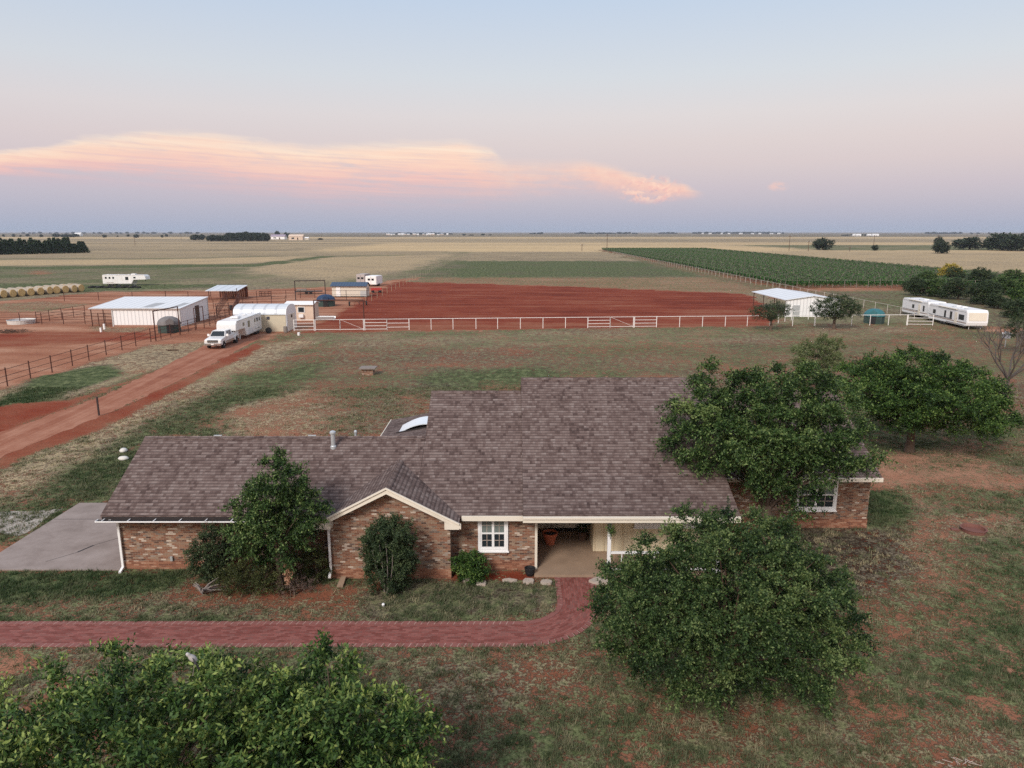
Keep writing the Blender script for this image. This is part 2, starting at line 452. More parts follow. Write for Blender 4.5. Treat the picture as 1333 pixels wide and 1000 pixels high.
class MB:
    def __init__(s):
        s.v, s.f, s.mi, s.uv = [], [], [], {}

    def add(s, vs, fs, mi=0):
        b = len(s.v)
        s.v += [tuple(p) for p in vs]
        for f in fs:
            s.f.append([b + i for i in f]); s.mi.append(mi)
        return s

    def box(s, x0, x1, y0, y1, z0, z1, mi=0):
        return s.add([(x0, y0, z0), (x1, y0, z0), (x1, y1, z0), (x0, y1, z0), (x0, y0, z1), (x1, y0, z1), (x1, y1, z1), (x0, y1, z1)],
                     [(3, 2, 1, 0), (4, 5, 6, 7), (0, 1, 5, 4), (1, 2, 6, 5), (2, 3, 7, 6), (3, 0, 4, 7)], mi)

    def prism(s, poly, axis, a0, a1, mi=0):      # poly in the two other axes, extruded a0..a1 along axis
        n = len(poly)
        def P(q, a):
            return (a, q[0], q[1]) if axis == 'x' else ((q[0], a, q[1]) if axis == 'y' else (q[0], q[1], a))
        vs = [P(q, a0) for q in poly] + [P(q, a1) for q in poly]
        fs = [tuple(range(n)), tuple(range(2 * n - 1, n - 1, -1))] + [(i, i + n, (i + 1) % n + n, (i + 1) % n) for i in range(n)]
        return s.add(vs, fs, mi)

    def slab(s, pts, th, mi=0):                  # 3-D polygon thickened straight down
        n = len(pts)
        vs = [tuple(p) for p in pts] + [(p[0], p[1], p[2] - th) for p in pts]
        fs = [tuple(range(n)), tuple(range(2 * n - 1, n - 1, -1))] + [(i, i + n, (i + 1) % n + n, (i + 1) % n) for i in range(n)]
        return s.add(vs, fs, mi)

    def tube(s, p0, p1, r0, r1=None, n=8, mi=0, cap=True):
        r1 = r0 if r1 is None else r1
        p0, p1 = Vector(p0), Vector(p1)
        d = (p1 - p0)
        if d.length < 1e-6: return s
        d.normalize()
        a = d.orthogonal().normalized(); b = d.cross(a)
        vs = []
        for p, r in ((p0, r0), (p1, r1)):
            for i in range(n):
                an = 2 * math.pi * i / n
                vs.append(p + (a * math.cos(an) + b * math.sin(an)) * r)
        fs = [(i, (i + 1) % n, (i + 1) % n + n, i + n) for i in range(n)]
        if cap: fs += [tuple(range(n - 1, -1, -1)), tuple(range(n, 2 * n))]
        return s.add(vs, fs, mi)

    def path(s, pts, radii, n=6, mi=0):
        for i in range(len(pts) - 1):
            s.tube(pts[i], pts[i + 1], radii[i], radii[i + 1], n, mi, cap=(i == len(pts) - 2))
        return s

    def lathe(s, prof, n=16, c=(0, 0, 0), mi=0):
        vs = []
        for r, z in prof:
            for i in range(n):
                an = 2 * math.pi * i / n
                vs.append((c[0] + r * math.cos(an), c[1] + r * math.sin(an), c[2] + z))
        fs = []
        for k in range(len(prof) - 1):
            for i in range(n):
                j = (i + 1) % n
                fs.append((k * n + i, k * n + j, (k + 1) * n + j, (k + 1) * n + i))
        fs.append(tuple(range(n - 1, -1, -1)))
        fs.append(tuple((len(prof) - 1) * n + i for i in range(n)))
        return s.add(vs, fs, mi)

    def build(s, name, mats, parent=None, world=True, bevel=0.0, smooth=False, origin=None):
        off = Vector((0, 0, 0))
        if parent is not None and world: off = root_loc(parent)
        if origin is not None: off = Vector(origin)
        me = bpy.data.meshes.new(name)
        me.from_pydata([(p[0] - off[0], p[1] - off[1], p[2] - off[2]) for p in s.v], [], s.f)
        if not isinstance(mats, (list, tuple)): mats = [mats]
        for m in mats: me.materials.append(m)
        me.polygons.foreach_set('material_index', s.mi)
        bm = bmesh.new(); bm.from_mesh(me)
        bmesh.ops.recalc_face_normals(bm, faces=bm.faces)
        if bevel:
            es = [e for e in bm.edges if len(e.link_faces) == 2 and e.calc_face_angle(0) > R(28)]
            bmesh.ops.bevel(bm, geom=es, offset=bevel, segments=2, affect='EDGES', clamp_overlap=True)
        uvl = bm.loops.layers.uv.new('UVMap')
        Z = Vector((0, 0, 1))
        for f in bm.faces:
            nr = f.normal
            if smooth: f.smooth = True
            if abs(nr.z) > .95: t, b = Vector((1, 0, 0)), Vector((0, 1, 0))
            else:
                t = Z.cross(nr).normalized(); b = nr.cross(t)
            for l in f.loops:
                w = l.vert.co + off
                l[uvl].uv = (w.dot(t), w.dot(b))
        bm.to_mesh(me); bm.free()
        o = bpy.data.objects.new(name, me)
        COL.objects.link(o)
        if parent is not None: o.parent = parent
        if origin is not None: o.location = origin
        return o


def copy_tree(o, parent=None):
    c = o.copy()
    COL.objects.link(c)
    if parent is not None: c.parent = parent
    for ch in [x for x in o.children]:
        copy_tree(ch, c)
    return c


def np_mesh(name, V, F, mat_, tone=None, parent=None, loc=None):
    me = bpy.data.meshes.new(name)
    n, k = F.shape
    me.vertices.add(len(V)); me.vertices.foreach_set('co', V.astype(np.float32).ravel())
    me.loops.add(n * k); me.loops.foreach_set('vertex_index', F.astype(np.int32).ravel())
    me.polygons.add(n); me.polygons.foreach_set('loop_start', np.arange(0, n * k, k, dtype=np.int32))
    if tone is not None:
        a = me.attributes.new('tone', 'FLOAT', 'POINT'); a.data.foreach_set('value', tone.astype(np.float32))
    me.materials.append(mat_)
    me.update(calc_edges=True)
    o = bpy.data.objects.new(name, me)
    COL.objects.link(o)
    if parent is not None: o.parent = parent
    if loc is not None: o.location = loc
    return o


# ------------------------------------------------------------------ numpy noise
def _h(i, j, sd):
    n = (i.astype(np.int64) * 374761393 + j.astype(np.int64) * 668265263 + sd * 1442695041) & 0x7fffffff
    n = ((n ^ (n >> 13)) * 1274126177) & 0x7fffffff
    return ((n ^ (n >> 16)) & 0xffff) / 65535.0


def vnoise(x, y, sd=0):
    i, j = np.floor(x), np.floor(y)
    fx, fy = x - i, y - j
    fx = fx * fx * (3 - 2 * fx); fy = fy * fy * (3 - 2 * fy)
    a, b, c, d = _h(i, j, sd), _h(i + 1, j, sd), _h(i, j + 1, sd), _h(i + 1, j + 1, sd)
    return (a * (1 - fx) + b * fx) * (1 - fy) + (c * (1 - fx) + d * fx) * fy


def fbm(x, y, sd=0, oc=4):
    s, a, t = 0, 1.0, 0
    for k in range(oc):
        s = s + a * vnoise(x * 2 ** k + 17.3 * k, y * 2 ** k - 9.1 * k, sd + k); t += a; a *= .55
    return s / t


def sstep(x, lo, hi):
    t = np.clip((x - lo) / (hi - lo), 0, 1)
    return t * t * (3 - 2 * t)


def poly_sd(X, Y, P):               # signed distance, positive inside
    d = np.full(X.shape, 1e18); ins = np.zeros(X.shape, bool)
    for i in range(len(P)):
        ax, ay = P[i][0], P[i][1]; bx, by = P[(i + 1) % len(P)][0], P[(i + 1) % len(P)][1]
        ex, ey = bx - ax, by - ay
        t = np.clip(((X - ax) * ex + (Y - ay) * ey) / (ex * ex + ey * ey + 1e-12), 0, 1)
        d = np.minimum(d, (X - ax - t * ex) ** 2 + (Y - ay - t * ey) ** 2)
        if ay != by:
            c = ((ay > Y) != (by > Y)) & (X < (bx - ax) * (Y - ay) / (by - ay) + ax)
            ins ^= c
    return np.where(ins, 1, -1) * np.sqrt(d)


# ------------------------------------------------------------------ ground
def gp(*pts):
    return [G(*p)[:2] for p in pts]


DRIVE = gp((-70, 628), (-70, 588), (0, 563), (130, 517), (202, 483), (262, 452), (292, 428), (330, 412), (352, 418), (335, 442), (300, 462), (230, 497), (150, 534), (60, 571))
ARENA = gp((398, 433), (700, 428), (972, 424), (1004, 420), (990, 395), (975, 383), (740, 373), (515, 366.5), (478, 386), (440, 410))
# each zone: (polygon, edge softness m, dict of values) painted in order;  d grass density, g greenness, s soil tone, t straw brightness
Z = []


def zone(P, soft, **kw): Z.append((P, soft, kw))


def rect(x0, x1, y0, y1): return [(x0, y0), (x1, y0), (x1, y1), (x0, y1)]


zone(rect(-20000, 20000, 108, 20000), 3, d=.92, g=.34, t=.42, s=.7)
zone(rect(-20000, 20000, 500, 20000), 8, d=1.0, g=.03, t=.86)
zone(rect(-20000, -40, 300, 520), 12, d=.95, g=.12, t=.50)
zone(gp((-200, 336), (230, 336), (330, 333), (520, 332), (610, 331), (560, 352), (470, 368), (330, 371), (200, 366), (100, 374), (-200, 370)), 6, d=.90, g=.40, t=.44, s=.8)
zone(gp((360, 337), (590, 331), (540, 350), (420, 366), (310, 352)), 10, d=.88, g=.06, t=.62, s=.9)
zone(rect(-20000, -150, 520, 900), 20, d=1, g=.04, t=.50, s=.7)
zone(rect(-20000, 20000, 950, 1500), 40, d=1, g=.03, t=.48)
zone(rect(-400, 20000, 1500, 2000), 60, d=1, g=.03, t=.80)
zone(rect(-20000, 20000, 2000, 20000), 100, d=1, g=.15, t=.30)
zone(gp((-200, 349), (60, 347), (330, 344), (425, 333), (432, 334.5), (335, 347), (60, 350.5), (-200, 352)), 1.5, d=1, g=.95, t=.1)
zone(gp((-200, 339), (200, 338), (420, 333), (330, 343), (60, 345.5), (-200, 347)), 4, d=.95, g=.02, t=.70)
zone(gp((-200, 352), (60, 351), (330, 348), (300, 362), (200, 368), (-200, 366)), 6, d=.95, g=.55, t=.40)
zone(rect(-27, 66, 216, 345), 16, d=.95, g=.76, t=.25)
zone(rect(-27, 66, 345, 500), 5, d=.9, g=.04, t=.46, s=.9)
zone(rect(-27, 66, 160, 220), 6, d=.48, g=.50, t=.45, s=.88)
zone(rect(60, 66, 120, 400), 2, d=.6, g=.55, t=.3)
zone(rect(66, 152, 168, 560), 2, d=.35, g=.55, t=.2, s=.62)
zone(gp((990, 385), (1060, 376), (1180, 368), (1180, 376), (1100, 392), (1030, 392)), 2, d=.15, s=.85)
zone(rect(152, 20000, 150, 520), 8, d=.9, g=.04, t=.62, s=.9)
zone(rect(235, 20000, 545, 760), 25, d=.98, g=.62, t=.45)
zone(rect(66, 260, 60, 168), 5, d=.72, g=.50, t=.30)
zone(gp((1270, 432), (1290, 424), (1400, 428), (1400, 437)), 1.5, d=.15, s=.85)
# corrals
zone(gp((-80, 396), (40, 390), (130, 380), (280, 378), (420, 374), (490, 368), (548, 360), (470, 392), (440, 414), (384, 431), (340, 441), (255, 446), (200, 451), (0, 509), (-80, 538)), 1.6, d=.0, g=.1, s=.82)
zone(gp((-40, 437), (60, 432), (200, 434), (200, 442), (60, 450), (-40, 452)), 1.2, d=-.1, s=.42)
zone(gp((-40, 398), (70, 392), (120, 397), (60, 406), (-40, 406)), 2, d=.5, g=.3, t=.4)
zone(gp((120, 425), (200, 426), (190, 432), (122, 432)), .8, d=.5, g=.2, t=.4)
zone(gp((-40, 381), (110, 380), (200, 376), (300, 374), (300, 370), (120, 371), (-40, 368)), 3, d=.9, g=.8, t=.2)
zone(ARENA, .9, d=-.2, g=.1, s=.27)
zone(gp((398, 432), (600, 428), (1000, 424), (1000, 419), (600, 421), (420, 420)), 1.5, d=-.2, s=.46)
zone(gp((800, 420), (900, 404), (980, 396), (1000, 418)), 5, d=-.1, s=.40)
# verge between the corral fence and the drive
zone(gp((-80, 536), (0, 507), (200, 449), (262, 446), (240, 470), (100, 515), (-80, 570)), .8, d=.66, g=.14, t=.48, s=.8)
zone(gp((-60, 545), (0, 524), (55, 489), (140, 476), (158, 486), (60, 524)), 1.2, d=.98, g=.95, t=.1)
zone(gp((-80, 590), (-80, 543), (30, 524), (90, 522), (250, 470), (120, 514), (0, 566)), .7, d=-.1, s=.36)
# lawn between the drive and the house
zone(gp((-80, 645), (0, 607), (150, 540), (335, 448), (420, 440), (330, 480), (150, 575), (-80, 700)), 2.0, d=.62, g=.10, t=.50, s=.75)
zone(gp((-80, 735), (0, 690), (100, 610), (250, 520), (330, 490), (420, 470), (360, 520), (180, 600), (120, 655), (-80, 740)), 2.5, d=.74, g=.66, t=.28)
zone(gp((280, 570), (300, 530), (400, 505), (440, 540), (400, 575)), 2.0, d=.46, g=.12, t=.48, s=.88)
zone(gp((380, 436), (700, 431), (1080, 427), (1200, 425), (1150, 440), (800, 450), (420, 452)), 2.5, d=.64, g=.42, t=.42, s=.85)
zone(gp((540, 508), (720, 500), (720, 480), (560, 480)), 1.5, d=.75, g=.6, t=.2)
# right-hand yard
zone(gp((1115, 625), (1150, 590), (1250, 582), (1345, 620), (1360, 640), (1230, 632), (1180, 640), (1150, 650)), 1.4, d=.30, g=.2, s=.90)
zone(gp((1180, 650), (1215, 645), (1230, 690), (1215, 720), (1230, 760), (1200, 770), (1175, 720)), 1.2, d=.42, g=.3, s=.92)
zone(gp((1128, 640), (1165, 640), (1185, 665), (1160, 690), (1130, 690)), 1.1, d=.9, g=.95, t=.1)
zone(gp((1230, 670), (1330, 670), (1330, 700), (1225, 700)), .5, d=.42, g=.2, s=.85)
zone(gp((1000, 695), (1160, 690), (1190, 740), (1130, 780), (1040, 760)), .8, d=.70, g=.10, t=.10, s=.45)
# front garden
zone(gp((-60, 746), (235, 744), (250, 765), (120, 782), (-60, 776)), .5, d=.85, g=.92, t=.15)
zone(gp((190, 775), (260, 752), (430, 764), (480, 756), (590, 757), (520, 776), (440, 790), (250, 786)), .6, d=.34, g=.3, s=.62)
zone(gp((590, 745), (697, 745), (697, 757), (600, 760)), .25, d=.15, g=.3, s=.30)
zone(gp((480, 770), (560, 762), (725, 765), (720, 795), (560, 806), (470, 806)), .5, d=.86, g=.40, t=.28)
zone(gp((-60, 805), (300, 800), (300, 812), (-60, 812)), .3, d=.7, g=.7, t=.3)
zone(gp((-60, 842), (30, 842), (60, 870), (-60, 900)), .5, d=.25, s=.85)
zone(gp((480, 850), (760, 850), (780, 900), (520, 960)), 1.2, d=.58, g=.34, t=.3, s=.72)
zone(gp((880, 870), (1000, 870), (1010, 980), (900, 985)), .6, d=.5, g=.3, s=.62)

zone(gp((36, 355), (50, 351.5), (64, 355), (50, 359)), 2, d=.05, s=.75)
zone(gp((0, 592), (150, 534), (300, 462), (335, 446), (345, 451), (300, 474), (150, 549), (0, 610)), .5, d=.0, s=.42)
zone(gp((-40, 594), (0, 592), (0, 610), (-40, 626)), .5, d=.0, s=.42)


def cover(X, Y):
    d = np.full(X.shape, .55); g = np.full(X.shape, .50); s = np.full(X.shape, .80); t = np.full(X.shape, .34)
    wx = (fbm(X * .35, Y * .35, 11) - .5); wy = (fbm(X * .35 + 40, Y * .35, 12) - .5)
    dist = np.maximum(Y, 10)
    k = np.clip(dist / 40, .8, 14)
    Xw, Yw = X + wx * 2.2 * k, Y + wy * 2.2 * k
    for P, soft, kw in Z:
        pw = min(1.0, soft / 2.0)
        Xp, Yp = X + (Xw - X) * min(1.0, .25 + .75 * pw), Y + (Yw - Y) * min(1.0, .25 + .75 * pw)
        sd = poly_sd(Xp, Yp, P)
        w = sstep(sd, -soft, soft)
        for key, arr in (('d', d), ('g', g), ('s', s), ('t', t)):
            if key in kw: arr += (kw[key] - arr) * w
    a = fbm(X * .30, Y * .30, 3, 4) - .5; b = fbm(X * .09, Y * .09, 5, 3) - .5; c = fbm(X * .9, Y * .9, 9, 3) - .5
    near = np.clip(1.3 - Y / 120, .25, 1)
    soilp = sstep(fbm(X * .22 + 5, Y * .22, 31, 4), .60, .70) * near * (g < .7) * (d > .5)
    d = d + (a * .45 + c * .30) * near * (d > .12) - soilp * .20 * (Y < 110)
    g = np.clip(g + b * .75 + a * .45, 0, 1)
    t = np.clip(t + b * .35, 0, 1); s = np.clip(s + a * .3 + b * .3, 0, 1)
    fx = fbm(X * .004, Y * .02, 21, 4) - .5
    t = np.clip(t + fx * .55 * (Y > 480), 0, 1)
    return np.clip(d, -.3, 1), g, s, t


def axis_pts(lo, hi, step, out_lo, out_hi, gr):
    pts = list(np.arange(lo, hi + 1e-6, step))
    x, st = hi, step
    while x < out_hi:
        st *= gr; x += st; pts.append(x)
    x, st, pre = lo, step, []
    while x > out_lo:
        st *= gr; x -= st; pre.append(x)
    return np.array(pre[::-1] + pts)


xs = axis_pts(-34, 30, .25, -20000, 20000, 1.022)
ys = axis_pts(12, 60, .25, -3000, 20000, 1.016)
XX, YY = np.meshgrid(xs, ys)
D_, G_, S_, T_ = cover(XX, YY)
nx, ny = len(xs), len(ys)
V = np.stack([XX.ravel(), YY.ravel(), np.zeros(nx * ny)], 1)
idx = np.arange(nx * ny).reshape(ny, nx)
F = np.stack([idx[:-1, :-1].ravel(), idx[:-1, 1:].ravel(), idx[1:, 1:].ravel(), idx[1:, :-1].ravel()], 1)


def ground_mat():
    m = bpy.data.materials.new('ground')
    m.use_nodes = True
    t = T(m.node_tree)
    bs = m.node_tree.nodes['Principled BSDF']
    a = t.node('ShaderNodeAttribute', attribute_name='cover')
    sc = t.node('ShaderNodeSeparateColor'); t.put(sc.inputs[0], a.outputs['Color'])
    d, g, s = sc.outputs[0], sc.outputs[1], sc.outputs[2]
    st = a.outputs['Alpha']
    co = t.coord()
    gx_, gy_, _ = t.xyz(co)
    n1 = t.noise(co, 2.6, 8, .74)
    n2 = t.noise(co, .45, 6, .65)
    n3 = t.noise(co, 9.0, 4, .75)
    n4 = t.noise(t.vec(t.m('MULTIPLY', gx_, .02), t.m('MULTIPLY', gy_, .06)), 1.0, 8, .7)
    n5 = t.noise(t.vec(gx_, t.m('MULTIPLY', gy_, .75)), 1.25, 6, .78)     # clumps of bunch grass
    n6 = t.noise(t.vec(t.m('MULTIPLY', gx_, .035), t.m('ADD', t.m('MULTIPLY', gy_, .32), t.m('MULTIPLY', gx_, .03))), 1.0, 7, .66)   # harrow and wheel streaks
    n1s, n3s, n5s = t.sm(n1, .28, .72), t.sm(n3, .30, .70), t.sm(n5, .30, .70)
    far = t.sm(gy_, 45.0, 130.0)
    st5 = t.m('MULTIPLY', t.m('SUBTRACT', n5s, .5), t.m('ADD', .34, t.m('MULTIPLY', far, .46)))
    soil = t.ramp(t.m('ADD', t.m('ADD', s, t.m('MULTIPLY', t.m('SUBTRACT', n2, .5), .30)), t.m('MULTIPLY', t.m('SUBTRACT', n6, .5), t.m('ADD', .30, t.m('MULTIPLY', far, 1.25))), clamp=True),
                  [(0.0, (.135, .024, .012)), (.3, (.225, .048, .024)), (.6, (.275, .105, .060)), (.85, (.36, .165, .100)), (1.0, (.45, .25, .165))])
    k1 = t.m('ADD', .60, t.m('ADD', t.m('MULTIPLY', n1s, .34), t.m('MULTIPLY', n3s, .34)))
    soil = t.mix(1.0, soil, t.vec(k1, k1, k1), 'MULTIPLY')
    stt = t.m('ADD', t.m('ADD', st, t.m('MULTIPLY', t.m('SUBTRACT', n1s, .5), .40)), t.m('ADD', t.m('MULTIPLY', st5, .7), t.m('MULTIPLY', t.m('SUBTRACT', n3s, .5), .30)), clamp=True)
    dry = t.ramp(stt, [(0.0, (.040, .032, .022)), (.28, (.150, .124, .086)), (.6, (.335, .262, .165)), (.85, (.44, .325, .185)), (1.0, (.52, .385, .215))])
    grn = t.ramp(t.m('ADD', t.m('ADD', t.m('MULTIPLY', n3, .6), t.m('MULTIPLY', n1, .4)), st5), [(.22, (.020, .032, .012)), (.5, (.072, .094, .038)), (.78, (.165, .175, .085))])
    gg = t.m('ADD', g, t.m('MULTIPLY', t.m('SUBTRACT', n1s, .5), .55))
    gg = t.m('ADD', gg, t.m('ADD', t.m('MULTIPLY', t.m('SUBTRACT', n4, .5), .35), t.m('MULTIPLY', st5, .8)))
    grass = t.mix(t.sm(gg, .22, .80), dry, grn)
    kt = t.m('ADD', .42, t.m('ADD', t.m('MULTIPLY', n3s, .58), t.m('MULTIPLY', t.m('ADD', n1s, n5s), .34)))        # tufts, thatch and gaps
    grass = t.mix(1.0, grass, t.vec(kt, kt, kt), 'MULTIPLY')
    cov = t.m('ADD', d, t.m('MULTIPLY', t.m('SUBTRACT', n1s, .5), .62))
    cov = t.m('ADD', cov, t.m('ADD', t.m('MULTIPLY', t.m('SUBTRACT', n3s, .5), .62), t.m('MULTIPLY', st5, .85)))
    c = t.mix(t.sm(cov, .36, .52), soil, grass)
    t.put(bs.inputs['Base Color'], c)
    bs.inputs['Roughness'].default_value = .95
    bs.inputs['Specular IOR Level'].default_value = .1
    b = t.node('ShaderNodeBump'); b.inputs['Strength'].default_value = .9; b.inputs['Distance'].default_value = .06
    t.put(b.inputs['Height'], t.m('ADD', n3, t.m('MULTIPLY', t.sm(cov, .3, .6), .7)))
    t.put(bs.inputs['Normal'], b.outputs[0])
    return m


ground = np_mesh('ground', V, F, ground_mat())
at = ground.data.attributes.new('cover', 'FLOAT_COLOR', 'POINT')
at.data.foreach_set('color', np.stack([D_.ravel(), G_.ravel(), S_.ravel(), T_.ravel()], 1).astype(np.float32).ravel())
tag(ground, kind='structure')


def ragged(P, step, amp, sd=1):
    out = []
    for i in range(len(P)):
        a, b = P[i], P[(i + 1) % len(P)]
        L = math.hypot(b[0] - a[0], b[1] - a[1]); n = max(1, int(L / step))
        for k in range(n):
            f = k / n
            x, y = a[0] + (b[0] - a[0]) * f, a[1] + (b[1] - a[1]) * f
            nn = mnoise.noise_vector(Vector((x * .8 + sd, y * .8, sd)))
            out.append((x + nn.x * amp, y + nn.y * amp))
    return out


def sheet(name, P, z, m, th=0.0):
    b = MB()
    if th: b.slab([(p[0], p[1], z) for p in P], th)
    else: b.add([(p[0], p[1], z) for p in P], [tuple(range(len(P)))])
    return tag(b.build(name, m), kind='structure')


def drive_fn(t):
    co = t.coord()
    x, y, _ = t.xyz(co)
    n = t.noise(co, .5, 7, .65); n1 = t.noise(co, 4, 6, .7)
    # streaks along the travel direction
    u = t.m('ADD', t.m('MULTIPLY', x, .99), t.m('MULTIPLY', y, .06))
    w = t.noise(t.vec(t.m('MULTIPLY', u, 1.3), t.m('MULTIPLY', y, .05)), 1.0, 5, .6)
    f = t.m('ADD', t.m('MULTIPLY', n, .45), t.m('MULTIPLY', w, .65))
    c = t.ramp(f, [(.32, (.19, .068, .044)), (.48, (.275, .108, .066)), (.66, (.37, .180, .120))])
    k = t.m('ADD', .8, t.m('MULTIPLY', n1, .4))
    return dict(c=t.mix(1.0, c, t.vec(k, k, k), 'MULTIPLY'), r=.95, h=t.m('ADD', n1, w), hs=.6, hd=.05, s=.1)


sheet('dirt_driveway', ragged(DRIVE, .8, .45), .006, mat('drive_dirt', drive_fn))


def conc_fn(t):
    co = t.coord()
    n = t.noise(co, .7, 7, .65); n1 = t.noise(co, 9, 5, .7)
    c = t.ramp(n, [(.3, (.205, .165, .148)), (.5, (.275, .228, .208)), (.7, (.33, .28, .26))])
    k = t.m('ADD', .86, t.m('MULTIPLY', n1, .28))
    return dict(c=t.mix(1.0, c, t.vec(k, k, k), 'MULTIPLY'), r=.85, h=n1, hs=.2, s=.2)


pad = MB().box(-22.15, -16.12, 26.9, 34.25, -.05, .05).build('concrete_driveway', mat('concrete', conc_fn), bevel=.012)
tag(pad, kind='structure')
ck = MB()
crack = [(-16.9, 33.4), (-17.2, 31.9), (-17.6, 31.2), (-17.7, 30.1), (-18.5, 29.2), (-18.8, 28.5), (-19.6, 27.6)]
for i in range(len(crack) - 1):
    (ax, ay), (bx, by) = crack[i], crack[i + 1]
    w = .05 if i == 4 else .016
    ck.add([(ax - w, ay, .054), (ax + w, ay, .054), (bx + w, by, .054), (bx - w, by, .054)], [(0, 1, 2, 3)])
ck.add([(-22.1, 32.1, .054), (-17.2, 32.1, .054), (-17.2, 32.13, .054), (-22.1, 32.13, .054)], [(0, 1, 2, 3)])
cko = ck.build('crack', M['gutter']); cko.parent = pad
grv = mat('gravel', lambda t: dict(c=t.ramp(t.noise(t.coord(), 7, 5, .7), [(.35, (.16, .12, .09)), (.5, (.30, .27, .23)), (.65, (.48, .45, .41))]), r=.95, h=t.noise(t.coord(), 9, 4), hs=.6))
sheet('gravel_patch', ragged(rect(-26.5, -22.6, 30.6, 33.4), .35, .5, 4), .005, grv)

# brick path: straight run then a quarter turn to the porch
pm = bpy.data.meshes.new('brick_path')
cl = [(x, 22.2, 0.0) for x in np.linspace(-45, .3, 40)]
cl += [(.3 + 2.2 * math.sin(a), 24.4 - 2.2 * math.cos(a), a) for a in np.linspace(.08, math.pi / 2, 18)]
cl += [(2.5, y, math.pi / 2) for y in np.linspace(24.6, 26.29, 5)]
pv_, pf_, pu_ = [], [], []
s_ = 0
for i, (x, y, a) in enumerate(cl):
    if i: s_ += math.hypot(x - cl[i - 1][0], y - cl[i - 1][1])
    for k, w in enumerate((-.66, .66)):
        pv_.append((x - math.sin(a) * w, y + math.cos(a) * w, .012)); pu_.append((s_, w + 5))
for i in range(len(cl) - 1): pf_.append((2 * i, 2 * i + 2, 2 * i + 3, 2 * i + 1))
pm.from_pydata(pv_, [], pf_)
ul = pm.uv_layers.new(name='UVMap')
for l in pm.loops: ul.data[l.index].uv = pu_[l.vertex_index]
pm.materials.append(PATHB)
po = bpy.data.objects.new('brick_path', pm); COL.objects.link(po); tag(po, kind='structure')
# pale mortared edging bricks along both sides of the path, set on end
eb = MB()
rng = random.Random(4)
for side in (-.69, .69):
    for i in range(len(cl) - 1):
        x0, y0, a = cl[i]; x1, y1, a1 = cl[i + 1]
        L = math.hypot(x1 - x0, y1 - y0); n = max(1, int(L / .20))
        for k in range(n):
            f = (k + .5) / n
            x, y, an = x0 + (x1 - x0) * f, y0 + (y1 - y0) * f, a + (a1 - a) * f
            cx, cy = x - math.sin(an) * side, y + math.cos(an) * side
            ux, uy = math.cos(an) * L / n * .5, math.sin(an) * L / n * .5
            vx, vy = -math.sin(an) * .10, math.cos(an) * .10
            sk_ = .25
            z = .022 + rng.uniform(-.003, .004)
            for (ka, kb, mi_, dz_) in ((-1.0, .76, 0, 0.0), (.76, 1.0, 1, -.004)):
                A = (cx + ux * ka, cy + uy * ka); Bq = (cx + ux * kb, cy + uy * kb)
                eb.slab([(A[0] - vx - ux * sk_, A[1] - vy - uy * sk_, z + dz_), (Bq[0] - vx - ux * sk_, Bq[1] - vy - uy * sk_, z + dz_), (Bq[0] + vx + ux * sk_, Bq[1] + vy + uy * sk_, z + dz_), (A[0] + vx + ux * sk_, A[1] + vy + uy * sk_, z + dz_)], .03, mi_)
ebo = eb.build('edging', [plain('edging_brick', (.23, .090, .078), .85, .25, 5), plain('edging_mortar', (.42, .28, .24), .9, .3, 5)])
ebo.parent = po

# ------------------------------------------------------------------ the ranch house
def P1(y): return 2.58 + .52 * (y - 26.5)


H = thing('ranch_house', 'long brick ranch house with brown shingle roof and cream trim', 'house', (0, 30, 0))


def hp(b, name, m, parent=None, **k): return b.build(name, m, parent or H, **k)


# walls
b = MB().prism([(27.05, 0), (27.05, P1(27.05) - .16), (30.5, P1(30.5) - .16), (34, P1(27.05) - .16), (34, 0)], 'x', -16.08, -3.55)
hp(b, 'brick_wall', BRICK)
b = MB().prism([(-7.29, 0), (-7.29, 2.42), (-4.83, 3.72), (-2.45, 2.42), (-2.45, 0)], 'y', 26.23, 27.6)
hp(b, 'brick_wall', BRICK)
b = MB().prism([(26.96, 0), (26.96, P1(26.96) - .16), (33.3, P1(33.3) - .16), (39.7, P1(26.96) - .16), (39.7, 0)], 'x', -3.5, .94)
hp(b, 'brick_wall', BRICK)
b = MB().prism([(28.6, 0), (28.6, 3.45), (34, 6.3), (39.9, 3.2), (41.2, 2.4), (41.2, 0)], 'x', 8.45, 8.68)
hp(b, 'brick_wall', BRICK)
b = MB().prism([(31.22, 0), (31.22, 2.62), (36.3, 5.25), (41.4, 2.62), (41.4, 0)], 'x', 8.7, 16.64)
hp(b, 'brick_wall', BRICK)
b = MB().box(-6.9, -3.6, 34.0, 40.9, 0, 2.5)
hp(b, 'brick_wall', BRICK)
# reddish plinth courses at the foot of the walls
PL = mat('plinth_brick', brick_fn([(0, (.15, .062, .042)), (.4, (.25, .105, .064)), (.7, (.30, .14, .088)), (1, (.38, .22, .15))], (.30, .18, .12)))
for q_ in ((-16.10, -7.3, 27.03, 27.1, .34), (-7.31, -2.43, 26.21, 26.28, .42), (-2.42, .95, 26.94, 27.0, .42), (8.9, 16.66, 31.2, 31.26, .45)):
    hp(MB().box(*q_[:4], 0, q_[4]), 'plinth', PL)
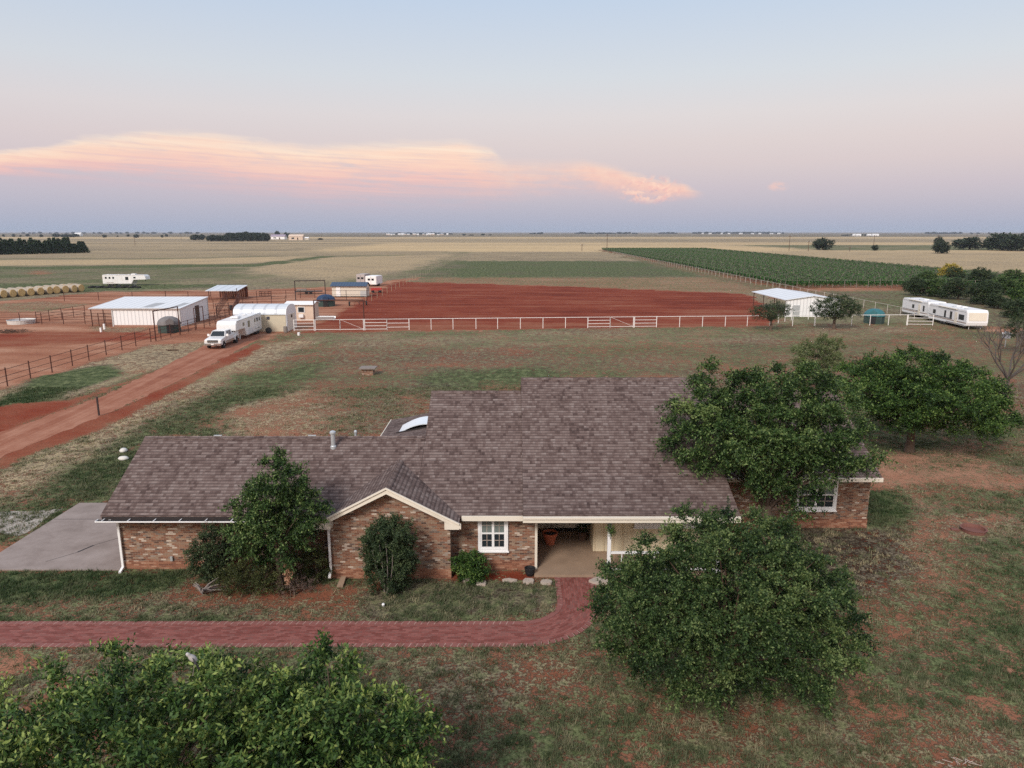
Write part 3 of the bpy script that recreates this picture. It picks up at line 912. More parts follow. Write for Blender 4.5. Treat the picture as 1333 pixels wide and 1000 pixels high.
# cream siding wall and recessed porch wall
b = MB().prism([(28.5, .1), (28.5, 3.3), (33.9, 6.2), (41.1, 2.4), (41.1, .1)], 'x', 3.5, 8.44)
hp(b, 'siding_wall', M['siding'])
b = MB()
x = 3.56
while x < 8.44:
    b.box(x - .022, x + .022, 28.472, 28.5, .12, 3.2); x += .405
hp(b, 'batten', plain('batten_paint', (.60, .51, .36), .6, .06))
b = MB().prism([(31.0, .1), (31.0, 4.6), (33.9, 6.2), (41.1, 2.4), (41.1, .1)], 'x', .96, 3.49)
hp(b, 'porch_wall', M['palewall'])
hp(MB().box(.97, 3.49, 30.94, 31.0, .10, .36), 'baseboard', M['cream'])
dr = hp(MB().box(2.0, 2.95, 30.95, 30.99, .36, 2.4), 'door', M['brownwood'])
hp(MB().tube((2.1, 30.93, 1.2), (2.1, 30.85, 1.2), .035), 'handle', M['chrome'], dr)
hp(MB().box(.9, 8.66, 26.32, 31.0, -.05, .10), 'porch_floor', M['slab'], bevel=.015)
hp(MB().box(.44, 8.66, 26.3, 31.0, 2.44, 2.47), 'porch_ceiling', M['cream'])
hp(MB().box(.93, 1.03, 26.84, 26.955, .0, 2.44), 'corner_trim', M['cream'])
# roofs
def roofpair(name, x0, x1, yf, zf, yr, zr, yb, zb, th=.13):
    hp(MB().slab([(x0, yf, zf), (x1, yf, zf), (x1, yr, zr), (x0, yr, zr)], th), name, SHING)
    hp(MB().slab([(x0, yr, zr), (x1, yr, zr), (x1, yb, zb), (x0, yb, zb)], th), name, SHING)
    cap = MB()
    x = x0
    k = 0
    while x < x1 - .05:
        e = min(x + .3, x1); up = .022 + .012 * (k % 2)
        cap.slab([(x, yr - .17, zr - .085 + up), (e, yr - .17, zr - .085 + up), (e, yr, zr + up), (x, yr, zr + up)], .03)
        cap.slab([(x, yr, zr + up), (e, yr, zr + up), (e, yr + .17, zr - .085 + up), (x, yr + .17, zr - .085 + up)], .03)
        x = e; k += 1
    hp(cap, 'ridge_cap', SHING)


roofpair('roof', -16.37, -3.88, 26.5, 2.58, 30.5, P1(30.5), 34.5, 2.58)
roofpair('roof', -3.87, .44, 26.5, 2.58, 33.3, P1(33.3), 40.1, 2.58)
roofpair('roof', 8.7, 16.87, 30.75, 2.68, 36.3, 5.52, 41.85, 2.68)
hp(MB().slab([(.445, 26.12, 2.76), (8.94, 26.12, 2.76), (8.94, 28.35, 3.64), (.445, 28.35, 3.64)], .22), 'roof', SHING)
roofpair('roof', .445, 8.94, 28.35, 3.64, 34.0, 6.62, 41.6, 2.6)
gz = 4.0
for sx, xe in ((-1, -7.6), (1, -2.06)):
    hp(MB().slab([(xe, 25.8, 2.55), (-4.83, 25.8, gz), (-4.83, 29.25, gz), (xe, 29.25, 2.55)], .11), 'gable_roof', SHING)
cap = MB()
y = 25.82
k = 0
while y < 29.1:
    up = .02 + .012 * (k % 2)
    for sx in (-1, 1):
        cap.slab([(-4.83, y, gz + up), (-4.83, y + .28, gz + up), (-4.83 + sx * .17, y + .28, gz - .088 + up), (-4.83 + sx * .17, y, gz - .088 + up)], .03)
    y += .28; k += 1
hp(cap, 'ridge_cap', SHING)
rr = hp(MB().slab([(-7.2, 33.5, 2.62), (-2.5, 33.5, 3.52), (-2.5, 41.0, 3.52), (-7.2, 41.0, 2.62)], .13), 'rear_roof', SHING)
hp(MB().box(-7.24, -7.2, 33.6, 41.05, 2.46, 2.64).box(-7.2, -3, 41.0, 41.04, 2.45, 2.6), 'fascia', M['cream'])
# barrel skylight on the rear roof
sk = MB()
n = 14
prof = []
y0, y1 = 37.6, 39.2
for i in range(n + 1):
    f = i / n
    prof.append((-6.25 + 2.3 * f, 2.80 + .45 * f + .26 * math.sin(math.pi * f)))
for i in range(n):
    (xa, za), (xb, zb) = prof[i], prof[i + 1]
    sk.slab([(xa, y0, za), (xb, y0, zb), (xb, y1, zb), (xa, y1, za)], .05)
hp(sk, 'skylight', M['skylight'], rr)
hp(MB().slab([(-6.35, y0 - .08, 2.84), (-3.85, y0 - .08, 3.33), (-3.85, y0, 3.33), (-6.35, y0, 2.84)], .09), 'skylight_curb', M['gutter'], rr)
# gable rake boards and box returns
rk = MB()
rk.slab([(-7.68, 25.74, 2.52), (-4.83, 25.74, gz - .03), (-4.83, 25.8, gz - .03), (-7.68, 25.8, 2.52)], .21)
rk.slab([(-4.83, 25.74, gz - .03), (-1.98, 25.74, 2.52), (-1.98, 25.8, 2.52), (-4.83, 25.8, gz - .03)], .21)
rk.slab([(-7.62, 25.68, 2.57), (-4.83, 25.68, gz + .03), (-4.83, 25.74, gz + .03), (-7.62, 25.74, 2.57)], .07)
rk.slab([(-4.83, 25.68, gz + .03), (-2.04, 25.68, 2.57), (-2.04, 25.74, 2.57), (-4.83, 25.74, gz + .03)], .07)
hp(rk, 'rake_board', M['cream'])
rb = MB()
rb2 = MB()
rb.prism([(-7.62, 2.30), (-7.05, 2.30), (-7.05, 2.62), (-7.62, 2.36)], 'y', 25.745, 26.22)
rb2.prism([(-2.05, 2.30), (-2.62, 2.30), (-2.62, 2.62), (-2.05, 2.36)], 'y', 25.745, 26.22)
hp(rb, 'eave_return', M['cream'])
hp(rb2, 'eave_return', M['cream'])
# fascias, soffits and gutters
hp(MB().box(-2.0, .43, 26.44, 26.5, 2.36, 2.565).box(-2.0, .43, 26.5, 26.95, 2.36, 2.39), 'fascia', M['cream'])
hp(MB().box(.43, 8.95, 26.03, 26.11, 2.46, 2.70).box(.43, 8.95, 25.97, 26.03, 2.62, 2.70), 'fascia', M['cream'])
hp(MB().box(8.75, 16.9, 30.66, 30.74, 2.46, 2.64).box(8.75, 16.9, 30.74, 31.2, 2.44, 2.47).box(16.64, 16.9, 30.74, 31.7, 2.42, 2.5), 'fascia', M['cream'])
hp(MB().box(-16.3, -7.7, 26.5, 27.04, 2.36, 2.39).box(-16.3, -7.7, 26.46, 26.5, 2.36, 2.52), 'fascia', M['gutter'])
gt = hp(MB().box(-16.42, -7.66, 26.216, 26.455, 2.38, 2.41), 'gutter', M['gutter'])
hp(MB().box(-16.44, -7.66, 26.20, 26.215, 2.40, 2.45).box(-16.45, -16.425, 26.216, 26.46, 2.39, 2.45), 'gutter_lip', M['white'], gt)
for i in range(9):
    xx = -16.2 + i * 1.02
    hp(MB().box(xx, xx + .03, 26.2, 26.46, 2.445, 2.46), 'gutter_strap', M['white'], gt)
for (x, y, z0) in ((-15.98, 26.98, .12), (-7.22, 26.15, .35)):
    d = MB()
    d.box(x - .045, x + .045, y - .065, y + .0, z0, 2.28)
    d.slab([(x - .045, y - .55 if x < -10 else y - .2, 2.42), (x + .045, y - .55 if x < -10 else y - .2, 2.42), (x + .045, y - .02, 2.32), (x - .045, y - .02, 2.32)], .08)
    d.slab([(x - .05, y - .32, z0 - .06), (x + .05, y - .32, z0 - .06), (x + .05, y - .01, z0 + .06), (x - .05, y - .01, z0 + .06)], .08)
    hp(d, 'downspout', M['white'])
# windows
def window(x0, x1, y, z0, z1, sashes=2, lower_dark=True):
    fr = MB()
    fr.box(x0 - .11, x0, y - .06, y + .02, z0 - .12, z1 + .08).box(x1, x1 + .11, y - .06, y + .02, z0 - .12, z1 + .08)
    fr.box(x0, x1, y - .06, y + .02, z1, z1 + .08).box(x0 - .15, x1 + .15, y - .10, y + .02, z0 - .17, z0 - .12).box(x0, x1, y - .06, y + .02, z0 - .12, z0)
    w = hp(fr, 'window', M['white'])
    W_ = (x1 - x0) / sashes
    for i in range(sashes):
        a, c = x0 + W_ * i, x0 + W_ * (i + 1)
        mu = MB()
        zm = (z0 + z1) / 2
        mu.box(a, a + .05, y - .045, y + .01, z0, z1).box(c - .05, c, y - .045, y + .01, z0, z1)
        mu.box(a + .05, c - .05, y - .045, y + .01, zm - .03, zm + .03).box(a + .05, c - .05, y - .045, y + .01, z0, z0 + .06)
        hp(mu, 'sash', M['white'], w)
        hp(MB().box(a + .05, c - .05, y - .015, y + .012, zm + .03, z1), 'pane', M['blind'], w)
        hp(MB().box(a + .05, c - .05, y - .015, y + .012, z0 + .06, zm - .03), 'pane', M['glass'], w)
        g = MB()
        mid = (a + c) / 2
        for q0, q1 in ((z0 + .06, zm - .03), (zm + .03, z1)):
            g.box(mid - .009, mid + .009, y - .026, y - .016, q0, q1)
            g.box(a + .05, c - .05, y - .026, y - .016, (q0 + q1) / 2 - .009, (q0 + q1) / 2 + .009)
        hp(g, 'muntin', M['blind'] if False else M['palewall'], w)
    return w


window(-1.27, -.27, 26.95, .98, 2.28)
window(5.35, 6.55, 28.47, 1.35, 2.35)
window(7.3, 8.2, 28.47, 1.35, 2.35)
window(13.3, 15.0, 31.21, 1.0, 2.3)
hp(MB().box(-1.0 - .34, -.2, 26.90, 26.95, .68, .80), 'sill', BRICK)
# porch posts and railing
for x in (3.9, 8.3):
    p = MB().box(x - .07, x + .07, 26.45, 26.59, .1, 2.45).box(x - .11, x + .11, 26.41, 26.63, .1, .22).box(x - .11, x + .11, 26.41, 26.63, 2.30, 2.45)
    hp(p, 'porch_post', M['white'], bevel=.008)
rl = MB().box(3.98, 8.22, 26.47, 26.57, .94, 1.02).box(3.98, 8.22, 26.49, 26.55, .22, .28)
x = 4.42
while x < 8.2:
    rl.box(x - .02, x + .02, 26.50, 26.54, .28, .94); x += .44
hp(rl, 'railing', M['white'])
# vents
for (px_, py_, Y, h, r) in ((434, 585, None, .62, .095), (463, 567, 31.6, .42, .055)):
    if Y is None: Y = 29.9
    X = (px_ - 666.5) / FPX * (Y * _c + 9.2 * _s)
    zb = P1(Y) if Y < 30.5 else P1(61 - Y)
    v = MB().lathe([(r * 1.35, -.12), (r * 1.35, .06), (r, .10), (r, h), (r * 1.4, h + .01), (r * 1.4, h + .09), (r * .6, h + .14)], 14, (X, Y, zb))
    hp(v, 'vent_pipe', M['steel'])
for q_ in (-13.3, -9.1):
    hp(MB().box(q_, q_ + .35, 30.46, 30.54, P1(30.5) + .03, P1(30.5) + .07), 'ridge_vent', M['steel'])
hp(MB().box(-14.03, -13.93, 26.97, 27.03, .38, .58), 'hose_tap', M['steel'])

# ------------------------------------------------------------------ fences
def pipe_fence(name, label, pts, spacing, h, rails, m, pr=.05, rr=.03, group=None, posts=None, extra=None):
    base = pts[0]
    t = thing(name, label, 'fence', (base[0], base[1], 0), 0, group)
    P = []
    if posts: P = posts
    else:
        for i in range(len(pts) - 1):
            a, c = pts[i], pts[i + 1]
            L = math.hypot(c[0] - a[0], c[1] - a[1]); n = max(1, round(L / spacing))
            for k in range(n + (1 if i == len(pts) - 2 else 0)):
                P.append((a[0] + (c[0] - a[0]) * k / n, a[1] + (c[1] - a[1]) * k / n))
    pmx = None
    for (x, y) in P[:100]:
        if pmx is None:
            o = MB().tube((0, 0, -.1), (0, 0, h + .03), pr, pr, 8).build('post', m, t, world=False); pmx = o.data
        else:
            o = bpy.data.objects.new('post', pmx); COL.objects.link(o); o.parent = t
        o.location = (x - base[0], y - base[1], 0)
    for z in rails:
        r = MB()
        for i in range(len(pts) - 1):
            r.tube((pts[i][0], pts[i][1], z), (pts[i + 1][0], pts[i + 1][1], z), rr if z > .01 else rr, None, 6)
        r.build('rail', m, t)
    return t


def gate_panel(name, label, a, c, h, nr, m, diag=False, group=None, cat='gate', z0=.15):
    t = thing(name, label, cat, (a[0], a[1], 0), 0, group)
    for (x, y) in (a, c):
        MB().tube((x, y, 0), (x, y, h + .05), .055, None, 8).build('post', m, t)
    for k in range(nr):
        z = z0 + (h - z0) * k / (nr - 1)
        MB().tube((a[0], a[1], z), (c[0], c[1], z), .035, None, 6).build('rail', m, t)
    if diag: MB().tube((a[0], a[1], h), (c[0], c[1], z0), .018, None, 5).build('brace', m, t)
    return t


def overhead(name, label, a, c, h, m, r=.075):
    t = thing(name, label, 'gateway', (a[0], a[1], 0))
    for p in (a, c): MB().tube((p[0], p[1], 0), (p[0], p[1], h), r, None, 8).build('post', m, t)
    MB().tube((a[0], a[1], h), (c[0], c[1], h), r, None, 8).build('beam', m, t)
    return t


Q = lambda px, py: G(px, py)[:2]
RB, DP, WP = M['rust'], M['darkpipe'], M['whitepipe']
lp = [(-40, 521), (-14, 512), (10, 503), (40, 493), (68, 485), (94.5, 476.5), (116, 469.5), (138.5, 462.5), (159, 456), (177, 451), (196.6, 445.5)]
P_ = [Q(*p) for p in lp]
pipe_fence('pipe_fence', 'long rusty pipe fence with single top rail running beside the dirt drive', [P_[0], P_[-1]], 3, 1.7, [1.68, 1.1, .6], RB, .055, .022, posts=P_)
overhead('gate_frame', 'tall rusty goalpost gateway beside the white metal barn', Q(203, 444), Q(234.5, 436), 3.8, RB)
pipe_fence('pipe_fence', 'rusty four-rail fence in front of the green-grey hut', [Q(196.6, 445.5), Q(234.5, 436)], 2.0, 1.7, [.4, .8, 1.25, 1.65], RB, .05, .025)
pipe_fence('pipe_fence', 'rusty rail fence between goalpost gateway and the barn door', [Q(234.5, 436), Q(256, 429.5)], 2.2, 1.7, [.4, .85, 1.25, 1.65], RB, .05, .025)
overhead('gate_frame', 'narrow rusty gateway in front of the barn door', Q(254.5, 430), Q(266, 427), 3.1, RB, .06)
pipe_fence('pipe_fence', 'rusty rail fence right of the barn door beside the drive', [Q(266, 427), Q(300, 416)], 2.2, 1.8, [.4, .85, 1.3, 1.75], RB, .05, .025)
pipe_fence('pipe_fence', 'rusty five-rail corral fence behind the white water trough', [Q(-30, 422.5), Q(111, 422)], 3.0, 1.75, [.3, .7, 1.05, 1.4, 1.72], RB, .055, .028)
pipe_fence('pipe_fence', 'rusty corral fence running diagonally toward the hay bales side', [Q(48, 421), Q(111, 411)], 2.6, 1.75, [.4, .85, 1.3, 1.72], RB, .05, .026)
pipe_fence('pipe_fence', 'rusty fence joining corral and the barn lean-to', [Q(111, 422), Q(147, 424)], 2.2, 1.7, [.4, .85, 1.3, 1.68], RB, .05, .026)
pipe_fence('pipe_fence', 'far rusty fence between hay bales and white barn', [Q(84, 392), Q(216, 390)], 5.5, 1.7, [.9, 1.68], RB, .06, .035)
pipe_fence('pipe_fence', 'far rusty fence between white barn and open shelter', [Q(216, 390), Q(275, 391)], 5.5, 1.7, [.9, 1.68], RB, .06, .035)
pipe_fence('pipe_fence', 'rusty pen fence right of the open grey-roofed shelter', [Q(315, 390), Q(410, 388)], 3.2, 1.7, [.5, 1.1, 1.68], RB, .06, .03)
pipe_fence('pipe_fence', 'tall rusty pen fence directly behind the arched garage', [Q(282, 411), Q(330, 408)], 2.2, 2.0, [.4, .8, 1.2, 1.6, 1.95], RB, .05, .026)
pipe_fence('pipe_fence', 'rusty pen fence in middle of the pens right of white barn', [Q(278, 402), Q(372, 398)], 2.6, 1.8, [.4, .9, 1.4, 1.78], RB, .05, .03)
pipe_fence('pipe_fence', 'rusty cross fence dividing the pens nearest the white barn', [Q(283, 413), Q(296, 392)], 2.8, 1.8, [.4, .9, 1.4, 1.78], RB, .05, .03)
pipe_fence('pipe_fence', 'rusty cross fence dividing the pens left of the arched garage', [Q(303, 416), Q(312, 392)], 2.8, 1.8, [.4, .9, 1.4, 1.78], RB, .05, .03)
pipe_fence('pipe_fence', 'dark pipe fence in front of the blue-roofed shed', [Q(424, 391), Q(478, 391)], 4.0, 2.0, [1.1, 1.95], DP, .06, .035)
pipe_fence('pipe_fence', 'tall single pipe post line beside the arched garage pens', [Q(309, 410), Q(309.5, 396)], 8, 3.0, [1.6], RB, .07, .03)
overhead('gate_frame', 'tall dark goalpost gateway behind the small cream shed', Q(385, 391), Q(424, 390), 3.9, DP, .09)
overhead('gate_frame', 'dark goalpost entrance frame above the white gates', Q(410.5, 430.4), Q(474.5, 429.9), 4.25, RB, .08)
# white fence along the front of the arena
A0, A1, A2 = Q(383, 431), Q(972, 424.8), Q(1181, 423.4)


def wf(px):                          # point on the white fence line below a photo column
    best = None
    for (a, c) in ((A0, A1), (A1, A2)):
        u = (px - 666.5) / FPX
        # x = u*(y*c + H*s) on the line
        for k in range(401):
            f = k / 400
            x, y = a[0] + (c[0] - a[0]) * f, a[1] + (c[1] - a[1]) * f
            e = abs(x - u * (y * _c + CAM_H * _s))
            if best is None or e < best[0]: best = (e, x, y)
    return best[1], best[2]


HW = 1.55
gate_panel('rail_fence', 'white four-rail fence panel left of the entrance gates', wf(383), wf(410), HW, 4, WP, cat='fence')
gate_panel('pipe_gate', 'left white entrance gate under the goalpost frame', wf(411), wf(442.5), HW, 2, WP)
gate_panel('pipe_gate', 'right white entrance gate with diagonal brace under goalpost frame', wf(443.5), wf(474), HW, 2, WP, True)
gate_panel('rail_fence', 'white four-rail fence panel right of the entrance gates', wf(475), wf(504), HW, 4, WP, cat='fence')
gate_panel('rail_fence', 'white two-rail fence bay beside the arena corner', wf(504.5), wf(532), HW, 3, WP, cat='fence', z0=.4)
pipe_fence('white_fence', 'long white pipe fence along the front of the red arena', [wf(532), wf(765)], 3.1, HW, [HW], WP, .045, .04, posts=[wf(532 + 29.1 * k) for k in range(9)])
gate_panel('rail_fence', 'white four-rail panel left of the middle arena gate', wf(765), wf(793.5), HW, 4, WP, cat='fence')
gate_panel('pipe_gate', 'white arena gate with thin diagonal brace', wf(794.5), wf(824.5), HW, 2, WP, True)
gate_panel('rail_fence', 'white four-rail panel right of the middle arena gate', wf(825.5), wf(855), HW, 4, WP, cat='fence')
pipe_fence('white_fence', 'white pipe fence from arena gate to the bare tree', [wf(855), wf(1060)], 3.1, HW, [HW], WP, .045, .04, posts=[wf(855 + 29.4 * k) for k in range(8)])
pipe_fence('white_fence', 'white pipe fence in front of the teal-roofed hut', [wf(1060), wf(1180)], 3.1, HW, [HW], WP, .045, .04)
gate_panel('pipe_gate', 'white four-rail gate beside the two camper trailers', wf(1181), (wf(1181)[0] + 3.6, wf(1181)[1] - .3), HW, 4, WP)
c0 = Q(1165, 410)
pipe_fence('white_fence', 'white pipe fence running away along the vineyard edge', [(c0[0], 113), (64.0, 460)], 4.2, 1.5, [1.45], plain('weathered_white_pipe', (.52, .48, .44), .6, .15), .038, .028)
pipe_fence('white_fence', 'pale wire fence running away on the left of the arena', [(-28.2, 137), (-28.2, 420)], 6.0, 1.4, [1.35], plain('pale_post', (.36, .32, .22), .8, .2), .035, .016)
pipe_fence('white_fence', 'white pen fence beside the open white barn', [Q(1004, 423), Q(1030, 417), Q(1052, 416)], 2.2, 1.45, [1.4], WP, .045, .035)
ps = MB().box(-.05, .05, -.05, .05, -.1, 1.45)
o = ps.build('fence_post', M['darkpipe']); o.location = (*Q(129, 541), 0)
tag(o, 'single dark post standing at the edge of the dirt drive', 'post')

# ------------------------------------------------------------------ ranch buildings
# white metal barn
Bx0, Bx1, By0, By1 = -58.6, -48.7, 103.9, 113.6
t = thing('metal_barn', 'white ribbed metal barn with shallow sloping roof beside the drive', 'barn', (-53, 104, 0))
MB().prism([(By0, 0), (By0, 2.62), (By1, 3.42), (By1, 0)], 'x', Bx0, Bx1).build('wall', WHITERIB, t)
rf = MB().slab([(-61.9, By0 - .25, 2.68), (Bx1 + .2, By0 - .25, 2.68), (Bx1 + .2, By1 + .2, 3.5), (-61.9, By1 + .2, 3.5)], .10).build('roof', WHITEROOF, t)
for (x0, x1) in ((-54.5, -53.0), (-50.3, -49.3)):  # dark shadow patches of the roof, laid on as thin grey sheets
    z = lambda y: 2.685 + (y - By0 + .25) * .0808
    MB().slab([(x0, By0 + .6, z(By0 + .6) + .005), (x1, By0 + .6, z(By0 + .6) + .005), (x1 + .4, By0 + 4.2, z(By0 + 4.2) + .005), (x0 + .4, By0 + 4.2, z(By0 + 4.2) + .005)], .004).build('roof_shadow_patch', plain('roof_shadow_patch', (.36, .37, .38), .5), rf)
d = MB().box(Bx1 + .0, Bx1 + .05, 109.0, 110.4, 0, 2.5).build('door', M['brownwood'], t)
MB().tube((Bx1 + .05, 109.2, 1.1), (Bx1 + .1, 109.2, 1.1), .05).build('handle', M['steel'], d)
for y in (By0, 107, 110, By1):
    MB().tube((-61.7, y, 0), (-61.7, y, 2.65), .07).build('post', RB, t)
st_ = MB()
for z in (.4, .9, 1.4, 1.9):
    st_.tube((-61.7, By0, z), (Bx0, By0, z), .03, None, 6)
for x in (-60.7, -59.7):
    st_.tube((x, By0, 0), (x, By0, 2.0), .04, None, 6)
st_.build('stall_rails', RB, t)
for (x, y) in ((Bx0, By0), (Bx1, By0), (Bx1, By1)):
    MB().box(x - .09, x + .09, y - .09, y + .09, 0, 2.62 if y < 110 else 3.42).build('corner_trim', M['steel'], t)
MB().box(-61.9, Bx1 + .2, By0 - .30, By0 - .25, 2.55, 2.70).build('eave_trim', M['steel'], t)
MB().box(Bx0, Bx1, By0 - .04, By0, 0, .22).build('base_trim', plain('muddy_base', (.34, .20, .15), .9, .3), t)
# open shelter
t = thing('shelter', 'low open livestock shelter with pale grey metal roof', 'shelter', (-59, 146, 0))
for x in (-61.8, -59, -56.2):
    for y, h in ((145.3, 1.85), (150.8, 2.45)):
        MB().tube((x, y, 0), (x, y, h), .08).build('post', RB, t)
MB().slab([(-62.3, 144.8, 1.92), (-55.7, 144.8, 1.92), (-55.9, 151.2, 2.62), (-62.3, 151.2, 2.62)], .08).build('roof', GREYROOF, t)
bk = MB()
for i in range(14):
    x = -61.8 + i * .43
    bk.box(x, x + .35, 150.85, 150.9, .1, 2.3)
bk.build('back_wall', plain('rusty_sheet', (.20, .07, .045), .8, .35), t)
# arched metal garage
gx0, gx1, gy0, gy1 = -38.6, -31.5, 98.4, 102.8
t = thing('arched_garage', 'small metal garage with rounded pale roof and tan sides', 'garage', ((gx0 + gx1) / 2, gy0, 0))
arch = [(gy0 - .12, 2.35)]
for k in range(9):
    a = math.pi * (1 - k / 8)
    arch.append(((gy0 + gy1) / 2 + math.cos(a) * (gy1 - gy0 + .2) / 2, 2.55 + math.sin(a) ** .8 * 1.1 if 0 < k < 8 else 2.55))
arch.append((gy1 + .12, 2.35))
MB().prism(arch, 'x', gx0 - .1, gx1 + .1).build('roof', GREYROOF, t)
MB().box(gx0, gx1, gy0, gy1, 0, 2.36).build('wall', M['tan'], t)
fr = MB()
fa = [(gy0 - .14, 0), (gy0 - .14, 2.4)] + arch[1:-1] + [(gy1 + .14, 2.4), (gy1 + .14, 0)]
MB().prism(fa, 'x', gx1 + .1, gx1 + .16).build('end_wall', M['white'], t)
dd = MB().box(gx1 + .16, gx1 + .19, gy0 + .5, gy1 - .5, .05, 2.3).build('door', M['cream'], t)
MB().box(gx1 + .19, gx1 + .22, gy0 + 1.9, gy0 + 2.5, 1.75, 2.15).build('vent', M['brownwood'], dd)
MB().box(gx0 + 4.5, gx0 + 4.9, gy0 - .06, gy0, 1.7, 2.1).build('meter_box', M['stripe'], t)
# small cream shed
t = thing('cream_shed', 'small cream shed with white roof and dark window', 'shed', (-33, 111, 0))
MB().prism([(110.6, 0), (110.6, 2.55), (112.2, 2.85), (113.8, 2.55), (113.8, 0)], 'x', -35.3, -31.0).build('wall', M['pinkcream'], t)
MB().slab([(-35.5, 110.3, 2.58), (-30.8, 110.3, 2.58), (-30.8, 112.2, 2.95), (-35.5, 112.2, 2.95)], .08).slab([(-35.5, 112.2, 2.95), (-30.8, 112.2, 2.95), (-30.8, 114.1, 2.58), (-35.5, 114.1, 2.58)], .08).build('roof', M['white'], t)
w = MB().box(-33.4, -32.3, 110.52, 110.6, 1.3, 2.2).build('window', M['white'], t)
MB().box(-33.3, -32.4, 110.5, 110.52, 1.38, 2.12).build('pane', M['glass'], w)
MB().box(-34.9, -34.1, 110.54, 110.6, .1, 2.1).build('door', M['skylight'], t)
MB().box(-33.2, -32.5, 110.2, 110.6, .55, 1.05).build('air_conditioner', M['white'], t)
# blue-roofed shed
t = thing('blue_roof_shed', 'long pale shed with blue metal roof and white door', 'shed', (-35, 152, 0))
MB().prism([(151.8, .2), (151.8, 2.35), (153.4, 2.95), (155, 2.35), (155, .2)], 'x', -38.3, -31.0).build('wall', plain('pale_shed_wall', (.60, .55, .47), .6, .08), t)
MB().slab([(-38.6, 151.4, 2.38), (-30.8, 151.4, 2.38), (-30.8, 153.4, 3.1), (-38.6, 153.4, 3.1)], .08).slab([(-38.6, 153.4, 3.1), (-30.8, 153.4, 3.1), (-30.8, 155.4, 2.38), (-38.6, 155.4, 2.38)], .08).build('roof', BLUEROOF, t)
dd = MB().box(-37.4, -36.5, 151.73, 151.8, .2, 2.2).build('door', M['white'], t)
MB().box(-36.62, -36.55, 151.7, 151.73, 1.0, 1.2).build('handle', M['black'], dd)
MB().box(-32.3, -31.0, 151.74, 151.8, .2, 1.3).build('panel', plain('grey_panel', (.42, .43, .43), .6), t)
w = MB().box(-31.0, -30.94, 152.9, 153.8, 1.0, 2.1).build('window', M['white'], t)
MB().box(-30.94, -30.92, 153.0, 153.7, 1.1, 2.0).build('pane', M['glass'], w)
for x in (-38, -34.6, -31.4):
    MB().box(x - .15, x + .15, 152, 152.3, 0, .2).build('footing', M['slab'], t)
# white open barn right of the arena
t = thing('open_barn', 'white gabled metal barn with open left side near the arena', 'barn', (48.9, 116, 0))
bx0, bx1, bxm, by0, by1 = 44.7, 53.6, 49.1, 116, 132
MB().prism([(bx0, 0), (bx0, 2.75), (bxm, 3.35), (bx1, 2.75), (bx1, 0)], 'y', by0, by0 + .12).build('wall', WHITERIB, t)
MB().box(bx1 - .12, bx1, by0 + .12, by1, 0, 2.72).build('wall', WHITERIB, t)
MB().prism([(bx0, 2.45), (bx0, 2.75), (bxm, 3.35), (bx1 - .2, 2.75), (bx1 - .2, 2.45)], 'y', by1 - .12, by1).build('gable', WHITERIB, t)
for x in (bxm, bx1 - .3):
    MB().tube((x, by1 - .06, 0), (x, by1 - .06, 2.5), .07).build('post', RB, t)
MB().slab([(bx0 - .3, by0 - .25, 2.78), (bxm, by0 - .25, 3.45), (bxm, by1 + .25, 3.45), (bx0 - .3, by1 + .25, 2.78)], .08).build('roof', WHITEROOF, t)
MB().slab([(bxm, by0 - .25, 3.45), (bx1 + .3, by0 - .25, 2.78), (bx1 + .3, by1 + .25, 2.78), (bxm, by1 + .25, 3.45)], .08).build('roof', WHITEROOF, t)
for y in (by0 + .2, by0 + 5.3, by0 + 10.6, by1 - .2):
    MB().tube((bx0 + .05, y, 0), (bx0 + .05, y, 2.75), .07).build('post', RB, t)
MB().box(bx0 + 1.2, bx0 + 2.3, by0 - .05, by0, 0, 1.9).build('door', M['steel'], t)


# domed livestock huts
def hut(label, x, y, w, roofm, wallm, rot):
    t = thing('livestock_hut', label, 'hut', (x, y, 0), rot)
    r = w / 2
    MB().lathe([(r, 0), (r, 1.1), (r * .98, 1.12)], 10, (0, 0, 0)).build('wall', wallm, t, world=False)
    MB().lathe([(r * 1.06, 1.08), (r * 1.06, 1.2), (r * .96, 1.6), (r * .72, 1.95), (r * .4, 2.15), (r * .12, 2.2)], 12).build('roof', roofm, t, world=False)
    MB().prism([(-.5, 1.15), (-.5, 1.75), (0, 2.12), (.5, 1.75), (.5, 1.15)], 'y', -r * 1.12, -.2).build('dormer', roofm, t, world=False)
    MB().box(-.42, .42, -r * 1.02 - .03, -r * .9, .05, 1.15).build('doorway', M['black'], t, world=False)
    return t


hx, hy = Q(214, 434.5)
hut('round green livestock hut with grey weathered roof beside white barn', hx, hy + 1.6, 2.9, plain('grey_roof', (.17, .16, .16), .7, .25), M['darkgreen'], .5)
hx, hy = Q(421, 400)
hut('round hut with navy blue domed roof near entrance gates', hx, hy + 2, 3.3, M['navy'], M['darkgreen'], .2)
hx, hy = Q(1145, 422.5)
hut('round hut with teal domed roof beside the camper trailers', hx, hy + 1.8, 2.9, M['teal'], M['darkgreen'], -.6)
